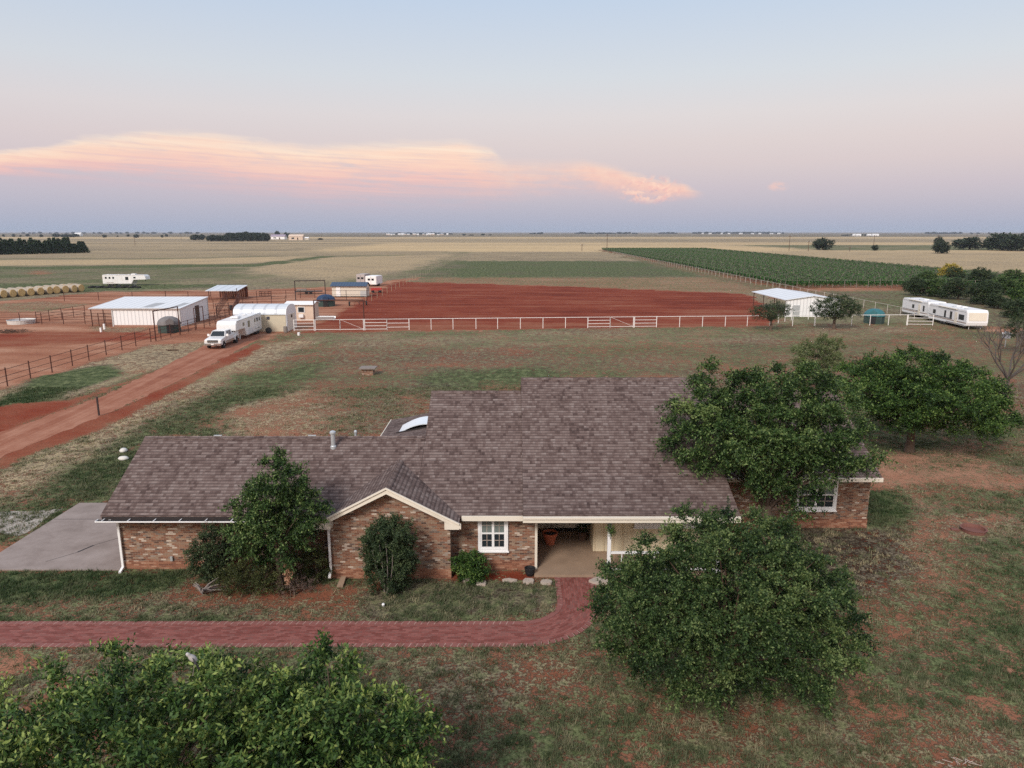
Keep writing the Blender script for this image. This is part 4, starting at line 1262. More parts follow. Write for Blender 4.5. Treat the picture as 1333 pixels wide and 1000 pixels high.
# trough, brush pile, posts, boxes
x, y = Q(18, 423)
t = thing('stock_tank', 'wide round white water trough in the left corral', 'water trough', (x, y + 1.7, 0))
MB().lathe([(1.8, 0), (1.85, .55), (1.9, .6), (1.78, .6), (1.72, .45)], 24).build('tank', plain('tank_white', (.55, .54, .52), .5, .1), t, world=False)
tk = MB().lathe([(1.72, .43), (1.72, .46)], 24).build('water', mat('trough_water', lambda t: dict(c=(.45, .47, .48, 1), r=.1)), t, world=False)
for px_, py_, nm in ((131.5, 432.5, 'shorter left white marker post near the white barn'), (136, 429, 'taller right white marker post near the white barn')):
    o = MB().box(-.11, .11, -.11, .11, 0, .62 if px_ < 133 else .8).build('marker_post', M['white'], bevel=.02); o.location = (*Q(px_, py_), 0)
    tag(o, nm, 'post')
x, y = Q(478, 489)
t = thing('well_box', 'small brick box with grey wooden lid standing in the lawn', 'well cover', (x, y + .6, 0))
MB().box(-.55, .55, -.5, .5, 0, .62).build('box', BRICK, t, world=False)
MB().box(-.78, .78, -.72, .72, .62, .72).build('lid', M['greywood'], t, world=False)
# low brush pile and tyre row
rg = random.Random(5)
x, y = Q(14, 433)
bp = MB()
for i in range(150):
    a = Vector((rg.gauss(0, 1.2), rg.gauss(0, .5), rg.uniform(.02, .35))); e = a + Vector((rg.uniform(-.8, .8), rg.uniform(-.5, .5), rg.uniform(-.1, .25)))
    bp.tube(a, e, .035, .012, 4)
o = bp.build('brush_pile', M['brownwood']); o.location = (x, y, 0)
tag(o, 'low dark pile of dead brush lying on the corral dirt', 'brush pile')


def tyre_mesh(name, R0, w):
    return MB().lathe([(R0 * .62, -w / 2), (R0 * .95, -w / 2), (R0, -w * .3), (R0, w * .3), (R0 * .95, w / 2), (R0 * .62, w / 2)], 18)


t0 = tyre_mesh('tyre', .62, .42).build('tyre', M['tyre'])
tag(t0, 'big black tyre lying in a row before the far horse trailer', 'tyre', 'tyres lying in the grass before the far trailer')
for i in range(13):
    o = t0 if i == 0 else t0.copy()
    if i: COL.objects.link(o)
    x, y = Q(118 + i * 5.2, 375 - (i % 2) * .6)
    o.location = (x, y, .21); o.rotation_euler = (rg.uniform(-.15, .15), rg.uniform(-.1, .1), 0)

# yard clutter by the pens and the gates
x, y = Q(424, 417)
t = thing('feed_trough', 'long low grey feed trough behind the left entrance gate', 'trough', (x, y, 0))
MB().prism([(-.35, .25), (-.42, .62), (-.36, .62), (-.28, .32), (.28, .32), (.36, .62), (.42, .62), (.35, .25)], 'x', -1.5, 1.5).build('trough', M['steel'], t, world=False)
for sx in (-1.3, 1.3): MB().box(sx - .05, sx + .05, -.3, .3, 0, .27).build('leg', M['greywood'], t, world=False)
for px_, py_, mm, lab in ((268, 408, M['navy'], 'dark blue barrel in the pen nearest the white barn'), (301, 404, M['black'], 'black barrel in the middle of the pens'), (389, 437, M['white'], 'white bucket at the corner of the arched garage'), (372, 433, M['greywood'], 'grey barrel beside the arched garage end wall')):
    b_ = MB().lathe([(.24, 0), (.28, .05), (.29, .28), (.28, .30), (.29, .32), (.29, .58), (.28, .60), (.29, .62), (.28, .84), (.25, .86), (.22, .84)], 16)
    if 'bucket' in lab: b_.v = [(p[0] * .6, p[1] * .6, p[2] * .5) for p in b_.v]
    o = b_.build('bucket' if 'bucket' in lab else 'barrel', mm); o.location = (*Q(px_, py_), 0)
    tag(o, lab, 'bucket' if 'bucket' in lab else 'barrel')
t = thing('hay_feeder', 'round rusty hay feeder ring in the far pen', 'feeder', (*Q(345, 386), 0))
for z in (.15, .6, 1.05):
    r_ = MB()
    for k in range(16):
        a0, a1 = 2 * math.pi * k / 16, 2 * math.pi * (k + 1) / 16
        r_.tube((1.2 * math.cos(a0), 1.2 * math.sin(a0), z), (1.2 * math.cos(a1), 1.2 * math.sin(a1), z), .04, None, 6)
    r_.build('ring', RB, t, world=False)
for k in range(10):
    a0 = 2 * math.pi * k / 10
    MB().tube((1.2 * math.cos(a0), 1.2 * math.sin(a0), .1), (1.2 * math.cos(a0), 1.2 * math.sin(a0), 1.05), .03, None, 6).build('bar', RB, t, world=False)

# hay bales
hb = MB()
prof = [(.5, -.66), (.70, -.65), (.76, -.58), (.78, -.3), (.785, 0), (.78, .3), (.76, .58), (.70, .65), (.5, .66)]
hb.lathe(prof, 20)
for i, p in enumerate(hb.v):
    k = 1 + .03 * math.sin(i * 12.9)
    hb.v[i] = (p[0] * k, p[2], p[1] * k)       # axis along Y
bale = hb.build('hay_bale', M['hay'])
tag(bale, 'weathered grey round hay bale in the near row left of the barn', 'hay bale', 'hay bales in the near row')
first = True
b0, b1 = Vector((*Q(-4, 388.5), 0)), Vector((*Q(108, 379.3), 0))
dv = (b1 - b0); Lb = dv.length; dv.normalize()
nv = Vector((-dv.y, dv.x, 0))
ang = math.atan2(dv.y, dv.x) - math.pi / 2
for row, lab, grp in ((0, 'weathered round hay bale in the near row, golden cut end showing', 'hay bales in the near row'), (2, 'weathered hay bale in the farthest row of the bale stack', 'hay bales in the farthest row'), (1, 'grey round hay bale in the middle row behind the near bales', 'hay bales in the middle row')):
    for i in range(11):
        o = bale if first else bale.copy()
        if not first: COL.objects.link(o)
        first = False
        p = b0 + dv * (i * 1.98 - 1 + row * .5) + nv * (row * 2.1) + Vector((rg.uniform(-.12, .12), rg.uniform(-.1, .1), 0))
        o.location = (p.x, p.y, .84); o.scale = (1.12, 1.12, 1.12); o.rotation_euler = (0, rg.uniform(0, 6), R(72) + rg.uniform(-.2, .2))
        o['label'] = lab; o['group'] = grp

# ------------------------------------------------------------------ vehicles (built facing -Y, base at z 0)
def wheel(parent, x, y, r, w, side):
    b_ = tyre_mesh('w', r, w)
    b_.v = [(x + p[2], y + p[0], r + p[1]) for p in b_.v]
    tw = b_.build('wheel', M['tyre'], parent, world=False)
    h = MB().lathe([(r * .6, -w * .46), (r * .62, w * .46)], 14)
    h.lathe([(r * .22, w * .46), (r * .2, w * .56)], 10).lathe([(r * .2, -w * .56), (r * .22, -w * .46)], 10)
    h.v = [(x + p[2], y + p[0], r + p[1]) for p in h.v]
    h.build('rim', M['chrome'], tw, world=False)
    return tw


def pickup(label, loc, rot):
    t = thing('pickup_truck', label, 'pickup truck', loc, rot)
    CW = M['carwhite']
    # body lower shell by side profile, with wheel arches cut into the outline
    def archp(cy, r, z0):
        return [(cy + r * math.cos(a), max(z0, .42 + r * math.sin(a))) for a in np.linspace(math.pi, 0, 9)]
    low = [(.18, .50)] + archp(1.12, .50, .50) + archp(5.15, .50, .50) + [(6.25, .55), (6.28, 1.12), (6.25, 1.32), (4.25, 1.32), (4.2, 1.30), (1.75, 1.28), (1.2, 1.26), (.32, 1.16), (.14, 1.05), (.10, .62)]
    MB().prism(low, 'x', -.98, .98).build('body', CW, t, world=False, bevel=.03)
    # hood crown
    MB().add([(-.86, .30, 1.15), (.86, .30, 1.15), (.90, 1.72, 1.285), (-.90, 1.72, 1.285), (-.70, .36, 1.22), (.70, .36, 1.22), (.74, 1.68, 1.335), (-.74, 1.68, 1.335)],
             [(4, 5, 6, 7), (0, 1, 5, 4), (1, 2, 6, 5), (2, 3, 7, 6), (3, 0, 4, 7), (3, 2, 1, 0)]).build('hood', CW, t, world=False, bevel=.02)
    cab = MB()
    zb, zt = 1.28, 1.93
    lo = [(-.95, 1.62), (.95, 1.62), (.95, 4.22), (-.95, 4.22)]
    hi = [(-.76, 2.28), (.76, 2.28), (.78, 4.08), (-.78, 4.08)]
    cab.add([(p[0], p[1], zb) for p in lo] + [(p[0], p[1], zt) for p in hi], [(3, 2, 1, 0), (4, 5, 6, 7), (0, 1, 5, 4), (1, 2, 6, 5), (2, 3, 7, 6), (3, 0, 4, 7)])
    cab.build('cab', CW, t, world=False, bevel=.04)
    # glass: windscreen, side lights, rear light, set just proud of the cab
    def quad_on(f, u0, u1, v0, v1, off):
        # f = (a,b,c,d) corners bottom-left, bottom-right, top-right, top-left
        a, b_, c_, d_2 = [Vector(p) for p in f]
        n_ = (b_ - a).cross(d_2 - a).normalized() * off
        def P(u, v): return (a.lerp(b_, u)).lerp(d_2.lerp(c_, u), v)
        pts = [P(u0, v0), P(u1, v0), P(u1, v1), P(u0, v1)]
        return [p + n_ for p in pts], [p + n_ * .1 for p in pts]
    L = [Vector((*p, zb)) for p in lo]; Hh = [Vector((*p, zt)) for p in hi]
    faces = {'windscreen': ((L[0], L[1], Hh[1], Hh[0]), [(.05, .95, .10, .92)]),
             'side_window': ((L[1], L[2], Hh[2], Hh[1]), [(.20, .50, .12, .86), (.54, .84, .12, .86)]),
             'side_window.r': ((L[3], L[0], Hh[0], Hh[3]), [(.16, .46, .12, .86), (.50, .80, .12, .86)]),
             'rear_window': ((L[2], L[3], Hh[3], Hh[2]), [(.12, .88, .2, .88)])}
    for nm, (f, qs) in faces.items():
        for q_ in qs:
            o_, i_ = quad_on(f, *q_, .012)
            MB().add(o_ + i_, [(0, 1, 2, 3), (7, 6, 5, 4), (0, 4, 5, 1), (1, 5, 6, 2), (2, 6, 7, 3), (3, 7, 4, 0)]).build(nm.split('.')[0], M['glass'], t, world=False)
    # open bed
    MB().box(-.80, .80, 4.35, 6.15, 1.325, 1.34).build('bed_liner', M['black'], t, world=False)
    for sx in (-1, 1):
        x0, x1 = sorted((sx * .80, sx * .97))
        MB().box(x0, x1, 4.28, 6.24, 1.32, 1.44).build('bed_rail', CW, t, world=False, bevel=.02)
        # mirror
        MB().box(*sorted((sx * .98, sx * 1.26)), 1.86, 1.98, 1.30, 1.60).build('mirror', M['white'] if sx > 0 else M['white'], t, world=False, bevel=.03)
        MB().box(*sorted((sx * .62, sx * .93)), .085, .13, .82, 1.06).build('headlight', M['lamp'], t, world=False, bevel=.02)
        # rear dual fender
        MB().prism([(4.5, .5), (4.62, .95), (4.85, 1.12), (5.45, 1.12), (5.68, .95), (5.8, .5), (5.72, .5), (5.55, .86), (5.15, .97), (4.75, .86), (4.58, .5)], 'x', *sorted((sx * .97, sx * 1.14))).build('rear_fender', CW, t, world=False, bevel=.02)
        MB().box(*sorted((sx * .975, sx * 1.0)), 1.7, 4.5, .52, .80).build('lower_panel', M['tanstripe'], t, world=False)
        wheel(t, sx * .84, 1.12, .41, .27, sx)
        wheel(t, sx * .90, 5.15, .41, .40, sx)
    MB().box(-.80, .80, 6.24, 6.30, 1.32, 1.44).build('tailgate', CW, t, world=False, bevel=.02)
    gr = MB().box(-.60, .60, .07, .12, .80, 1.10).build('grille', M['black'], t, world=False)
    g2 = MB()
    for z in (.88, .95, 1.02): g2.box(-.58, .58, .05, .075, z - .015, z + .015)
    g2.build('grille_bar', M['chrome'], gr, world=False)
    bu = MB().box(-.98, .98, -.05, .20, .46, .74).build('bumper', M['chrome'], t, world=False, bevel=.04)
    MB().box(-.16, .16, -.07, -.05, .55, .68).build('number_plate', M['white'], bu, world=False)
    MB().box(-.55, .55, -.058, -.05, .47, .52).build('air_dam', M['black'], bu, world=False)
    return t


pickup('white crew cab pickup truck hitched to horse trailer on dirt drive', (-35.35, 82.9, 0), R(2))


def gooseneck(label, loc, rot, L=7.5, full=True, group=None):
    t = thing('horse_trailer', label, 'horse trailer', loc, rot, group)
    nose = 3.6
    prof_ = [(0, 1.55), (.12, 2.35), (.5, 2.72), (L + nose, 2.78), (L + nose + .02, .55), (nose + .1, .55), (nose - .35, 1.5)]
    MB().prism(prof_, 'x', -1.2, 1.2).build('body', M['carwhite'], t, world=False, bevel=.05)
    MB().box(-1.215, 1.215, nose + .2, L + nose, .46, .55).build('skirt', M['steel'], t, world=False)
    for sx in (-1, 1):
        a, c_ = sorted((sx * 1.2, sx * 1.22))
        for k in range(3 if L < 8 else 4):
            y = L + nose - .9 - k * .95
            MB().box(a, c_, y - .24, y + .24, 1.75, 2.25).build('window', M['glass'], t, world=False, bevel=.005)
        MB().box(a, c_, nose + .9, nose + 1.7, 1.45, 2.25).build('window', M['glass'], t, world=False)
        MB().box(a, c_, nose - 1.0, nose - .4, 1.85, 2.25).build('window', M['glass'], t, world=False)
        MB().prism([(nose + 2.0, .8), (nose + 2.3, 1.5), (nose + 3.1, 1.25), (nose + 4.2, 1.6), (nose + 4.0, 1.2), (nose + 2.8, .95)], 'x', a, c_ + (.005 if sx > 0 else 0)).build('decal', M['stripe'], t, world=False) if L > 8 else None
        MB().box(a, c_, nose + .3, nose + .8, .6, 2.3).build('door', M['white'], t, world=False)
        for k in range(2):
            wheel(t, sx * 1.02, L + nose - 2.3 + k * .9, .38, .25, sx)
        MB().box(*sorted((sx * 1.2, sx * 1.26)), L + nose - 2.8, L + nose - .95, .82, .90).build('wheel_fender', M['chrome'], t, world=False)
    for sx in (-1, 1):
        seam = MB()
        for k in range(1, int(L / 1.2)):
            y = nose + .2 + k * 1.2
            seam.box(*sorted((sx * 1.2, sx * 1.207)), y - .012, y + .012, .6, 2.68)
        seam.build('panel_seam', plain('seam_grey', (.42, .42, .43), .5), t, world=False)
        MB().box(*sorted((sx * 1.2, sx * 1.225)), .6, L + nose - .1, 2.66, 2.72).build('roof_trim', M['steel'], t, world=False)
    for k in (1.2, L * .5, L - 1.0):
        MB().box(-.25, .25, nose + k - .2, nose + k + .2, 2.78, 2.86).build('roof_vent', M['white'], t, world=False, bevel=.02)
    MB().box(-.5, .5, nose - .6, nose + .5, 2.76, 3.0).build('roof_unit', M['white'], t, world=False, bevel=.05)
    MB().tube((0, .7, 1.6), (0, .7, 1.05), .09).build('hitch', M['black'], t, world=False)
    for sx in (-.4, .4): MB().tube((sx, nose + .1, .6), (sx, nose - .1, 0.0), .05).build('landing_leg', M['steel'], t, world=False)
    return t


gooseneck('white gooseneck horse trailer hitched behind the white pickup', (-35.5, 87.6, 0), R(2), 6.6)
xt, yt = Q(192, 372)
gooseneck('white horse trailer parked far away on the green field', (xt - .3, yt + 1.3, 0), R(90), 7.6)


def boxtrailer(label, loc, rot, m, w=2.2, L=4.5, h=2.3):
    t = thing('stock_trailer', label, 'trailer', loc, rot)
    MB().box(-w / 2, w / 2, 0, L, .45, h).build('body', m, t, world=False, bevel=.08)
    for sx in (-.5, .5):
        MB().box(sx - .32, sx + .32, -.03, 0, 1.5, 2.0).build('window', M['glass'], t, world=False)
    MB().box(-.02, .02, -.025, 0, .5, h - .1).build('door_seam', M['stripe'], t, world=False)
    for sx in (-1, 1):
        for k in (1.6, 2.5): wheel(t, sx * (w / 2 - .1), k, .36, .24, sx)
    MB().tube((-.8, L, .5), (0, L + 1.2, .5), .05).tube((.8, L, .5), (0, L + 1.2, .5), .05).build('drawbar', M['black'], t, world=False)
    return t


x, y = Q(483, 373)
boxtrailer('small white trailer seen end-on behind the blue-roofed shed', (x, y, 0), R(-8), M['white'], 2.9, 5, 2.6)
x, y = Q(469.5, 371)
boxtrailer('small grey trailer parked left of the white one behind the shed', (x, y, 0), R(-8), plain('dull_grey_paint', (.40, .36, .35), .6, .1), 2.3, 4.5, 2.75)
o = thing('flat_trailer', 'low dark flatbed trailer with clutter parked beyond the cream shed', 'trailer', (*Q(402, 383), 0), R(15))
MB().box(-3, 3, -1, 1, .55, .7).build('deck', M['gutter'], o, world=False)
for a_ in (-1.05, 1.05):
    MB().box(-.9, .9, a_ - .12, a_ + .12, .5, .62).build('mudguard', M['black'], o, world=False)
MB().box(-2.6, -.4, -.7, .7, .7, 1.15).build('load', M['greywood'], o, world=False, bevel=.06)
for k in (-.45, .45):
    for a_ in (-1.0, 1.0):
        bb = tyre_mesh('w', .34, .22); bb.v = [(k + p[0], a_ + p[2], .34 + p[1]) for p in bb.v]; bb.build('wheel', M['tyre'], o, world=False)


def camper(label, loc, rot, L, w, h, big):
    t = thing('camper_trailer', label, 'camper', loc, rot)
    pr = [(0, .55), (-.12, 1.0), (.0, h - .35), (.25, h), (L - .3, h), (L, h - .3), (L, .5), (L - .6, .42), (.6, .42)]
    MB().prism(pr, 'x', -w / 2, w / 2).build('body', plain('camper_white', (.76, .76, .77), .4, .06, 1.0, grime=.15, grime_c=(.5, .45, .40)), t, world=False, bevel=.06)
    a, c_ = -w / 2 - .02, -w / 2
    MB().box(a, c_, .1, L - .2, .85, .97).build('stripe', M['tanstripe'] if not big else M['tanstripe'], t, world=False)
    MB().box(a - .004, c_, L * .35, L - .3, 1.05, 1.15).build('stripe', M['stripe'], t, world=False)
    wins = [(.7, 2.1, 1.25, 2.0), (3.9, 4.5, 1.05, 2.15), (5.6, 6.1, 1.05, 2.15), (8.6, 9.4, 1.35, 1.95)] if big else [(1.2, 1.7, 1.2, 2.1), (4.5, 5.2, 1.4, 2.0)]
    for (y0_, y1_, z0_, z1_) in wins:
        wn = MB().box(a, c_, y0_, y1_, z0_, z1_).build('window', M['stripe'], t, world=False)
        MB().box(a - .01, a, y0_ + .05, y1_ - .05, z0_ + .05, z1_ - .05).build('pane', M['glass'], wn, world=False)
    MB().tube((a - .08, L * .25, h - .12), (a - .08, L * .72, h - .12), .07, None, 8).build('awning', M['cream'], t, world=False)
    MB().box(a - .002, c_, .3, L - .3, h - .32, h - .27).build('trim', M['steel'], t, world=False)
    for k in (.15, .45, .8):
        MB().box(-.9, -.45, k * L, k * L + .45, h, h + .09).build('roof_vent', M['steel'], t, world=False, bevel=.02)
    MB().box(a - .004, c_, .5, L * .5, .55, .62).build('skirt_line', M['stripe'], t, world=False)
    dd_ = MB().box(a - .006, c_, 2.5, 3.2, .6, 2.2).build('door', M['cream'], t, world=False)
    MB().box(a - .03, a - .006, 2.56, 2.62, 1.2, 1.4).build('handle', M['black'], dd_, world=False)
    fw = MB().box(-w / 2 + .25, w / 2 - .25, -.14, -.0, 1.25, h - .35).build('front_window', M['cream'], t, world=False, bevel=.02)
    for k in ((.35 * L, .5 * L) if big else (.45 * L,)):
        MB().box(-.35, .35, k - .35, k + .35, h, h + .18).build('roof_unit', M['white'], t, world=False, bevel=.04)
    for sx in (-1, 1):
        for k in (.55 * L, .55 * L + .85): wheel(t, sx * (w / 2 - .12), k, .36, .22, sx)
    if big: MB().tube((-.7, 0, .5), (0, -1.3, .5), .05).tube((.7, 0, .5), (0, -1.3, .5), .05).build('drawbar', M['stripe'], t, world=False)
    for sx in (-.8, .8): MB().tube((sx, .4, .5), (sx, .4, 0), .05).build('jack', M['steel'], t, world=False)
    return t


camper('longer camper trailer in front with side windows and red-brown stripe', (65.9, 100.2, 0), R(-4), 10.8, 2.9, 2.75, True)
camper('shorter white camper trailer behind the longer one beside the grove', (66.9, 111.6, 0), R(-3.5), 8.6, 2.75, 2.8, False)
o = thing('feed_cart', 'red utility cart beside the blue-roofed shed', 'cart', (*Q(490, 381), 0), .3)
MB().box(-1.2, 1.2, -.6, .6, .5, 1.1).build('tub', M['red'], o, world=False, bevel=.05)
for sx in (-.8, .8):
    for sy in (-.6, .6):
        bb = tyre_mesh('w', .3, .2); bb.v = [(sx + p[0], sy + p[2], .3 + p[1]) for p in bb.v]; bb.build('wheel', M['tyre'], o, world=False)
# hand-bar implements by the entrance
o = thing('hay_rake', 'small rusty farm implement with tines near the entrance gates', 'farm implement', (*Q(466, 398), 0), .4)
MB().tube((-1.6, 0, .8), (1.6, 0, .8), .06).tube((0, 0, .8), (0, -1.8, .5), .06).build('frame', RB, o, world=False)
for i in range(4):
    MB().tube((-1.4 + i * .9, 0, .8), (-1.5 + i * .9, .3, .1), .03).build('tine', RB, o, world=False)
for sx in (-1.6, 1.6):
    bb = tyre_mesh('w', .45, .16); bb.v = [(sx + p[2], p[0], .45 + p[1]) for p in bb.v]; bb.build('wheel', M['tyre'], o, world=False)

# ------------------------------------------------------------------ foliage
def unit(a): return a / (np.linalg.norm(a, axis=1, keepdims=True) + 1e-9)


def leaves_from(pos, dirs, L, W, rng, tone):
    n = len(pos)
    d = unit(dirs)
    s = unit(np.cross(d, unit(rng.normal(size=(n, 3)) + np.array([0, 0, 1.2]))))
    l = (L * rng.uniform(.65, 1.25, n))[:, None]; w = (W * rng.uniform(.7, 1.25, n))[:, None]
    nrm = np.cross(s, d)
    p0 = pos; p1 = pos + d * l * .5 + s * w * .5 - nrm * w * .15; p2 = pos + d * l - nrm * l * .12; p3 = pos + d * l * .5 - s * w * .5 - nrm * w * .15
    V = np.stack([p0, p1, p2, p3], 1).reshape(-1, 3)
    F = np.arange(4 * n).reshape(n, 4)
    return V, F, np.repeat(tone, 4)


def clumps(blobs, n, rng, fill=.2, gap=0.0, hole=0.0):
    hs_ = float(rng.uniform(0, 50))
    vols = np.array([b[3] * b[4] + b[4] * b[5] + b[3] * b[5] for b in blobs]); pr = vols / vols.sum()
    out = []; tries = 0
    while len(out) < n and tries < n * 40:
        tries += 1
        b_ = blobs[rng.choice(len(blobs), p=pr)]
        d = rng.normal(size=3); d /= np.linalg.norm(d)
        outer = rng.random() > fill
        r = (rng.uniform(.80, 1.0) if rng.random() > .16 else rng.uniform(1.0, 1.14)) if outer else rng.uniform(.3, .8)
        p = np.array(b_[:3]) + d * r * np.array(b_[3:6])
        inside = False
        for c_ in blobs:
            if c_ is b_: continue
            if (((p - np.array(c_[:3])) / np.array(c_[3:6])) ** 2).sum() < .45 and rng.random() > fill: inside = True
        if p[2] < .15 or inside: continue
        if outer and hole and mnoise.noise(Vector((p[0] * .85 / hole + hs_, p[1] * .85 / hole, p[2] * 1.1 / hole))) < -.13: continue
        if gap and any(((p - o_[0]) ** 2).sum() < gap * gap for o_ in out): continue
        out.append((p, d))
    return out


def crown_mesh(blobs, nclump, cr, twigs, per, leaf, rng, upbias=.35, flat=.75, tw=.55, fill=.2, droop=.25, gapf=1.02, cvar=.12, hole=1.0):
    cs = clumps(blobs, nclump, rng, fill, gapf * cr, hole)
    C = np.array([c_[0] for c_ in cs]); Dn = np.array([c_[1] for c_ in cs])
    ctr = np.array([np.mean([b_[k] for b_ in blobs]) for k in range(3)])
    n = len(C)
    ct = rng.normal(0, cvar, n)
    I = np.repeat(np.arange(n), twigs)
    td = unit(rng.normal(size=(len(I), 3)) * np.array([1, 1, flat]) + Dn[I] * .55 + np.array([0, 0, upbias]))
    tl = cr * rng.uniform(.5, 1.08, len(I))
    ts = C[I] + rng.normal(size=(len(I), 3)) * cr * .16
    J = np.repeat(np.arange(len(I)), per)
    f = np.tile((np.arange(per) + .5) / per, len(I)) + rng.uniform(-.06, .06, len(J))
    pos = ts[J] + td[J] * (tl[J] * f)[:, None] + rng.normal(size=(len(J), 3)) * leaf[0] * .35
    pos[:, 2] -= droop * tl[J] * f ** 2
    rd = rng.normal(size=(len(J), 3))
    ld = td[J] * tw + rd * .7 + np.array([0, 0, -.1])
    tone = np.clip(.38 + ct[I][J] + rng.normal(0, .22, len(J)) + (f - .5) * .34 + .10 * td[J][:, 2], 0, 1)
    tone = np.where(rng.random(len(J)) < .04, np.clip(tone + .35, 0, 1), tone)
    ok = pos[:, 2] > .03
    return leaves_from(pos[ok], ld[ok], leaf[0], leaf[1], rng, tone[ok]) + (C,)


def bez(a, b_, c_, n):
    return [a * (1 - t) ** 2 + b_ * 2 * t * (1 - t) + c_ * t * t for t in np.linspace(0, 1, n)]


def limbs(mb, C, th, tr, rng, frac, stems=None, n=6):
    if len(C) > 90: frac *= .6
    stems = stems or [(0, 0)]
    k = max(3, int(len(C) * frac))
    for sx, sy in stems:
        mb.path([(sx, sy, -.05), (sx + .03, sy + .02, th * .5), (sx * 1.15, sy * 1.15, th)], [tr * 1.35, tr, tr * .82], 9)
    for q_ in rng.choice(len(C), min(k, len(C)), replace=False):
        e = C[q_]
        sx, sy = stems[rng.integers(len(stems))]
        a = np.array([sx * 1.15, sy * 1.15, th * rng.uniform(.8, 1.0)])
        mid = np.array([a[0] + (e[0] - a[0]) * .35, a[1] + (e[1] - a[1]) * .35, a[2] + (e[2] - a[2]) * .65])
        pts = bez(a, mid, e, 5)
        r0 = tr * rng.uniform(.2, .36)
        e = a + (e - a) * .86
        mb.path([tuple(p) for p in pts], [r0 * (1 - .85 * i / 4) for i in range(5)], 5)


def tree(name, label, cat, loc, blobs, nclump, cr, twigs, per, leaf, lm, th, tr, seed, bark='bark', frac=.25, group=None, stems=None, rot=0.0, parts=('crown', 'trunk'), **kw):
    rng = np.random.default_rng(seed)
    t = thing(name, label, cat, loc, rot, group)
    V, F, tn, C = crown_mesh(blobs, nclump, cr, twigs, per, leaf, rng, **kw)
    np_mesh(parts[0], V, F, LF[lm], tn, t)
    mb = MB()
    limbs(mb, C, th, tr, rng, frac, stems)
    mb.build(parts[1], M[bark], t, world=False, smooth=True)
    return t


# big dark oak in front of the porch
tree('oak_tree', 'big rounded dark green oak in the front lawn by the porch', 'tree', (6.2, 18.4, 0),
     [(.2, .9, 3.2, 2.7, 2.5, 1.8), (-2.0, 1.1, 2.7, 1.55, 1.6, 1.3), (2.3, .8, 2.7, 1.5, 1.7, 1.3), (.9, 1.4, 4.3, 1.4, 1.4, 1.0), (-1.5, -.1, 2.4, 1.5, 1.3, .9), (1.7, -.5, 2.3, 1.5, 1.2, .95), (-.7, 1.4, 4.75, .85, .85, .7), (3.0, .2, 2.0, .9, 1.0, .65), (.1, -.9, 2.9, 1.1, .9, .8), (-2.7, .3, 2.0, .8, .8, .6), (-.7, -.5, 1.55, 1.3, .9, .6), (1.3, -.6, 1.5, 1.3, .9, .6)],
     260, .56, 22, 36, (.080, .044), 'oak', 1.4, .15, 1, bark='brownwood', frac=.35, gapf=1.08, hole=.8, cvar=.16)
# broad tree overhanging the right end of the roof
tree('shade_tree', 'tall leafy shade tree overhanging the right end of the roof', 'tree', (10.9, 28.6, 0),
     [(.1, .3, 5.6, 3.2, 2.6, 2.0), (-2.3, .5, 5.5, 1.9, 1.7, 1.5), (2.1, .2, 5.2, 1.8, 1.7, 1.4), (.5, .4, 7.0, 1.8, 1.6, 1.1), (-.5, -.6, 4.5, 1.5, 1.3, 1.1), (.85, -.6, 3.5, .95, 1.0, 1.05), (-2.5, 1.8, 7.6, .7, .7, .55), (3.5, -.3, 4.3, .9, .8, .5), (2.3, .8, 6.4, 1.2, 1.2, .9), (-1.5, .8, 6.9, 1.1, 1.1, .8)],
     230, .72, 19, 30, (.125, .056), 'broad', 2.2, .26, 2, frac=.4, droop=.4)
# bright green spreading tree in the right yard
tree('spreading_tree', 'bright green spreading tree over bare red soil right of house', 'tree', (25.1, 43.0, 0),
     [(0, 0, 4.0, 4.2, 3.6, 1.6), (-2.2, .2, 4.6, 2.0, 2.0, 1.3), (2.8, 0, 3.5, 2.5, 2.2, 1.2), (.2, .4, 5.3, 2.5, 2.2, .9), (4.4, -.6, 2.5, 1.5, 1.4, .7), (-1.7, -1.4, 3.0, 1.8, 1.4, .8), (2.5, -1.8, 2.6, 1.8, 1.4, .6)],
     190, .85, 18, 26, (.15, .072), 'bright', 1.7, .24, 3, frac=.4, flat=.35, upbias=.15, gapf=.88)
# leafy tree in front of the garage wall
tree('slender_tree', 'slender leafy tree in front of the garage wing wall', 'tree', (-9.0, 25.2, 0),
     [(0, 0, 2.9, 1.1, 1.0, 1.6), (.35, 0, 4.35, .85, .8, .95), (-.75, -.1, 2.3, .85, .8, .9), (.9, .1, 3.2, .75, .7, .9), (-1.15, .1, 3.4, .45, .45, .4), (1.5, .1, 3.3, .35, .4, .4)],
     100, .44, 15, 20, (.11, .056), 'broad', 1.4, .10, 4, frac=.4, hole=.55)
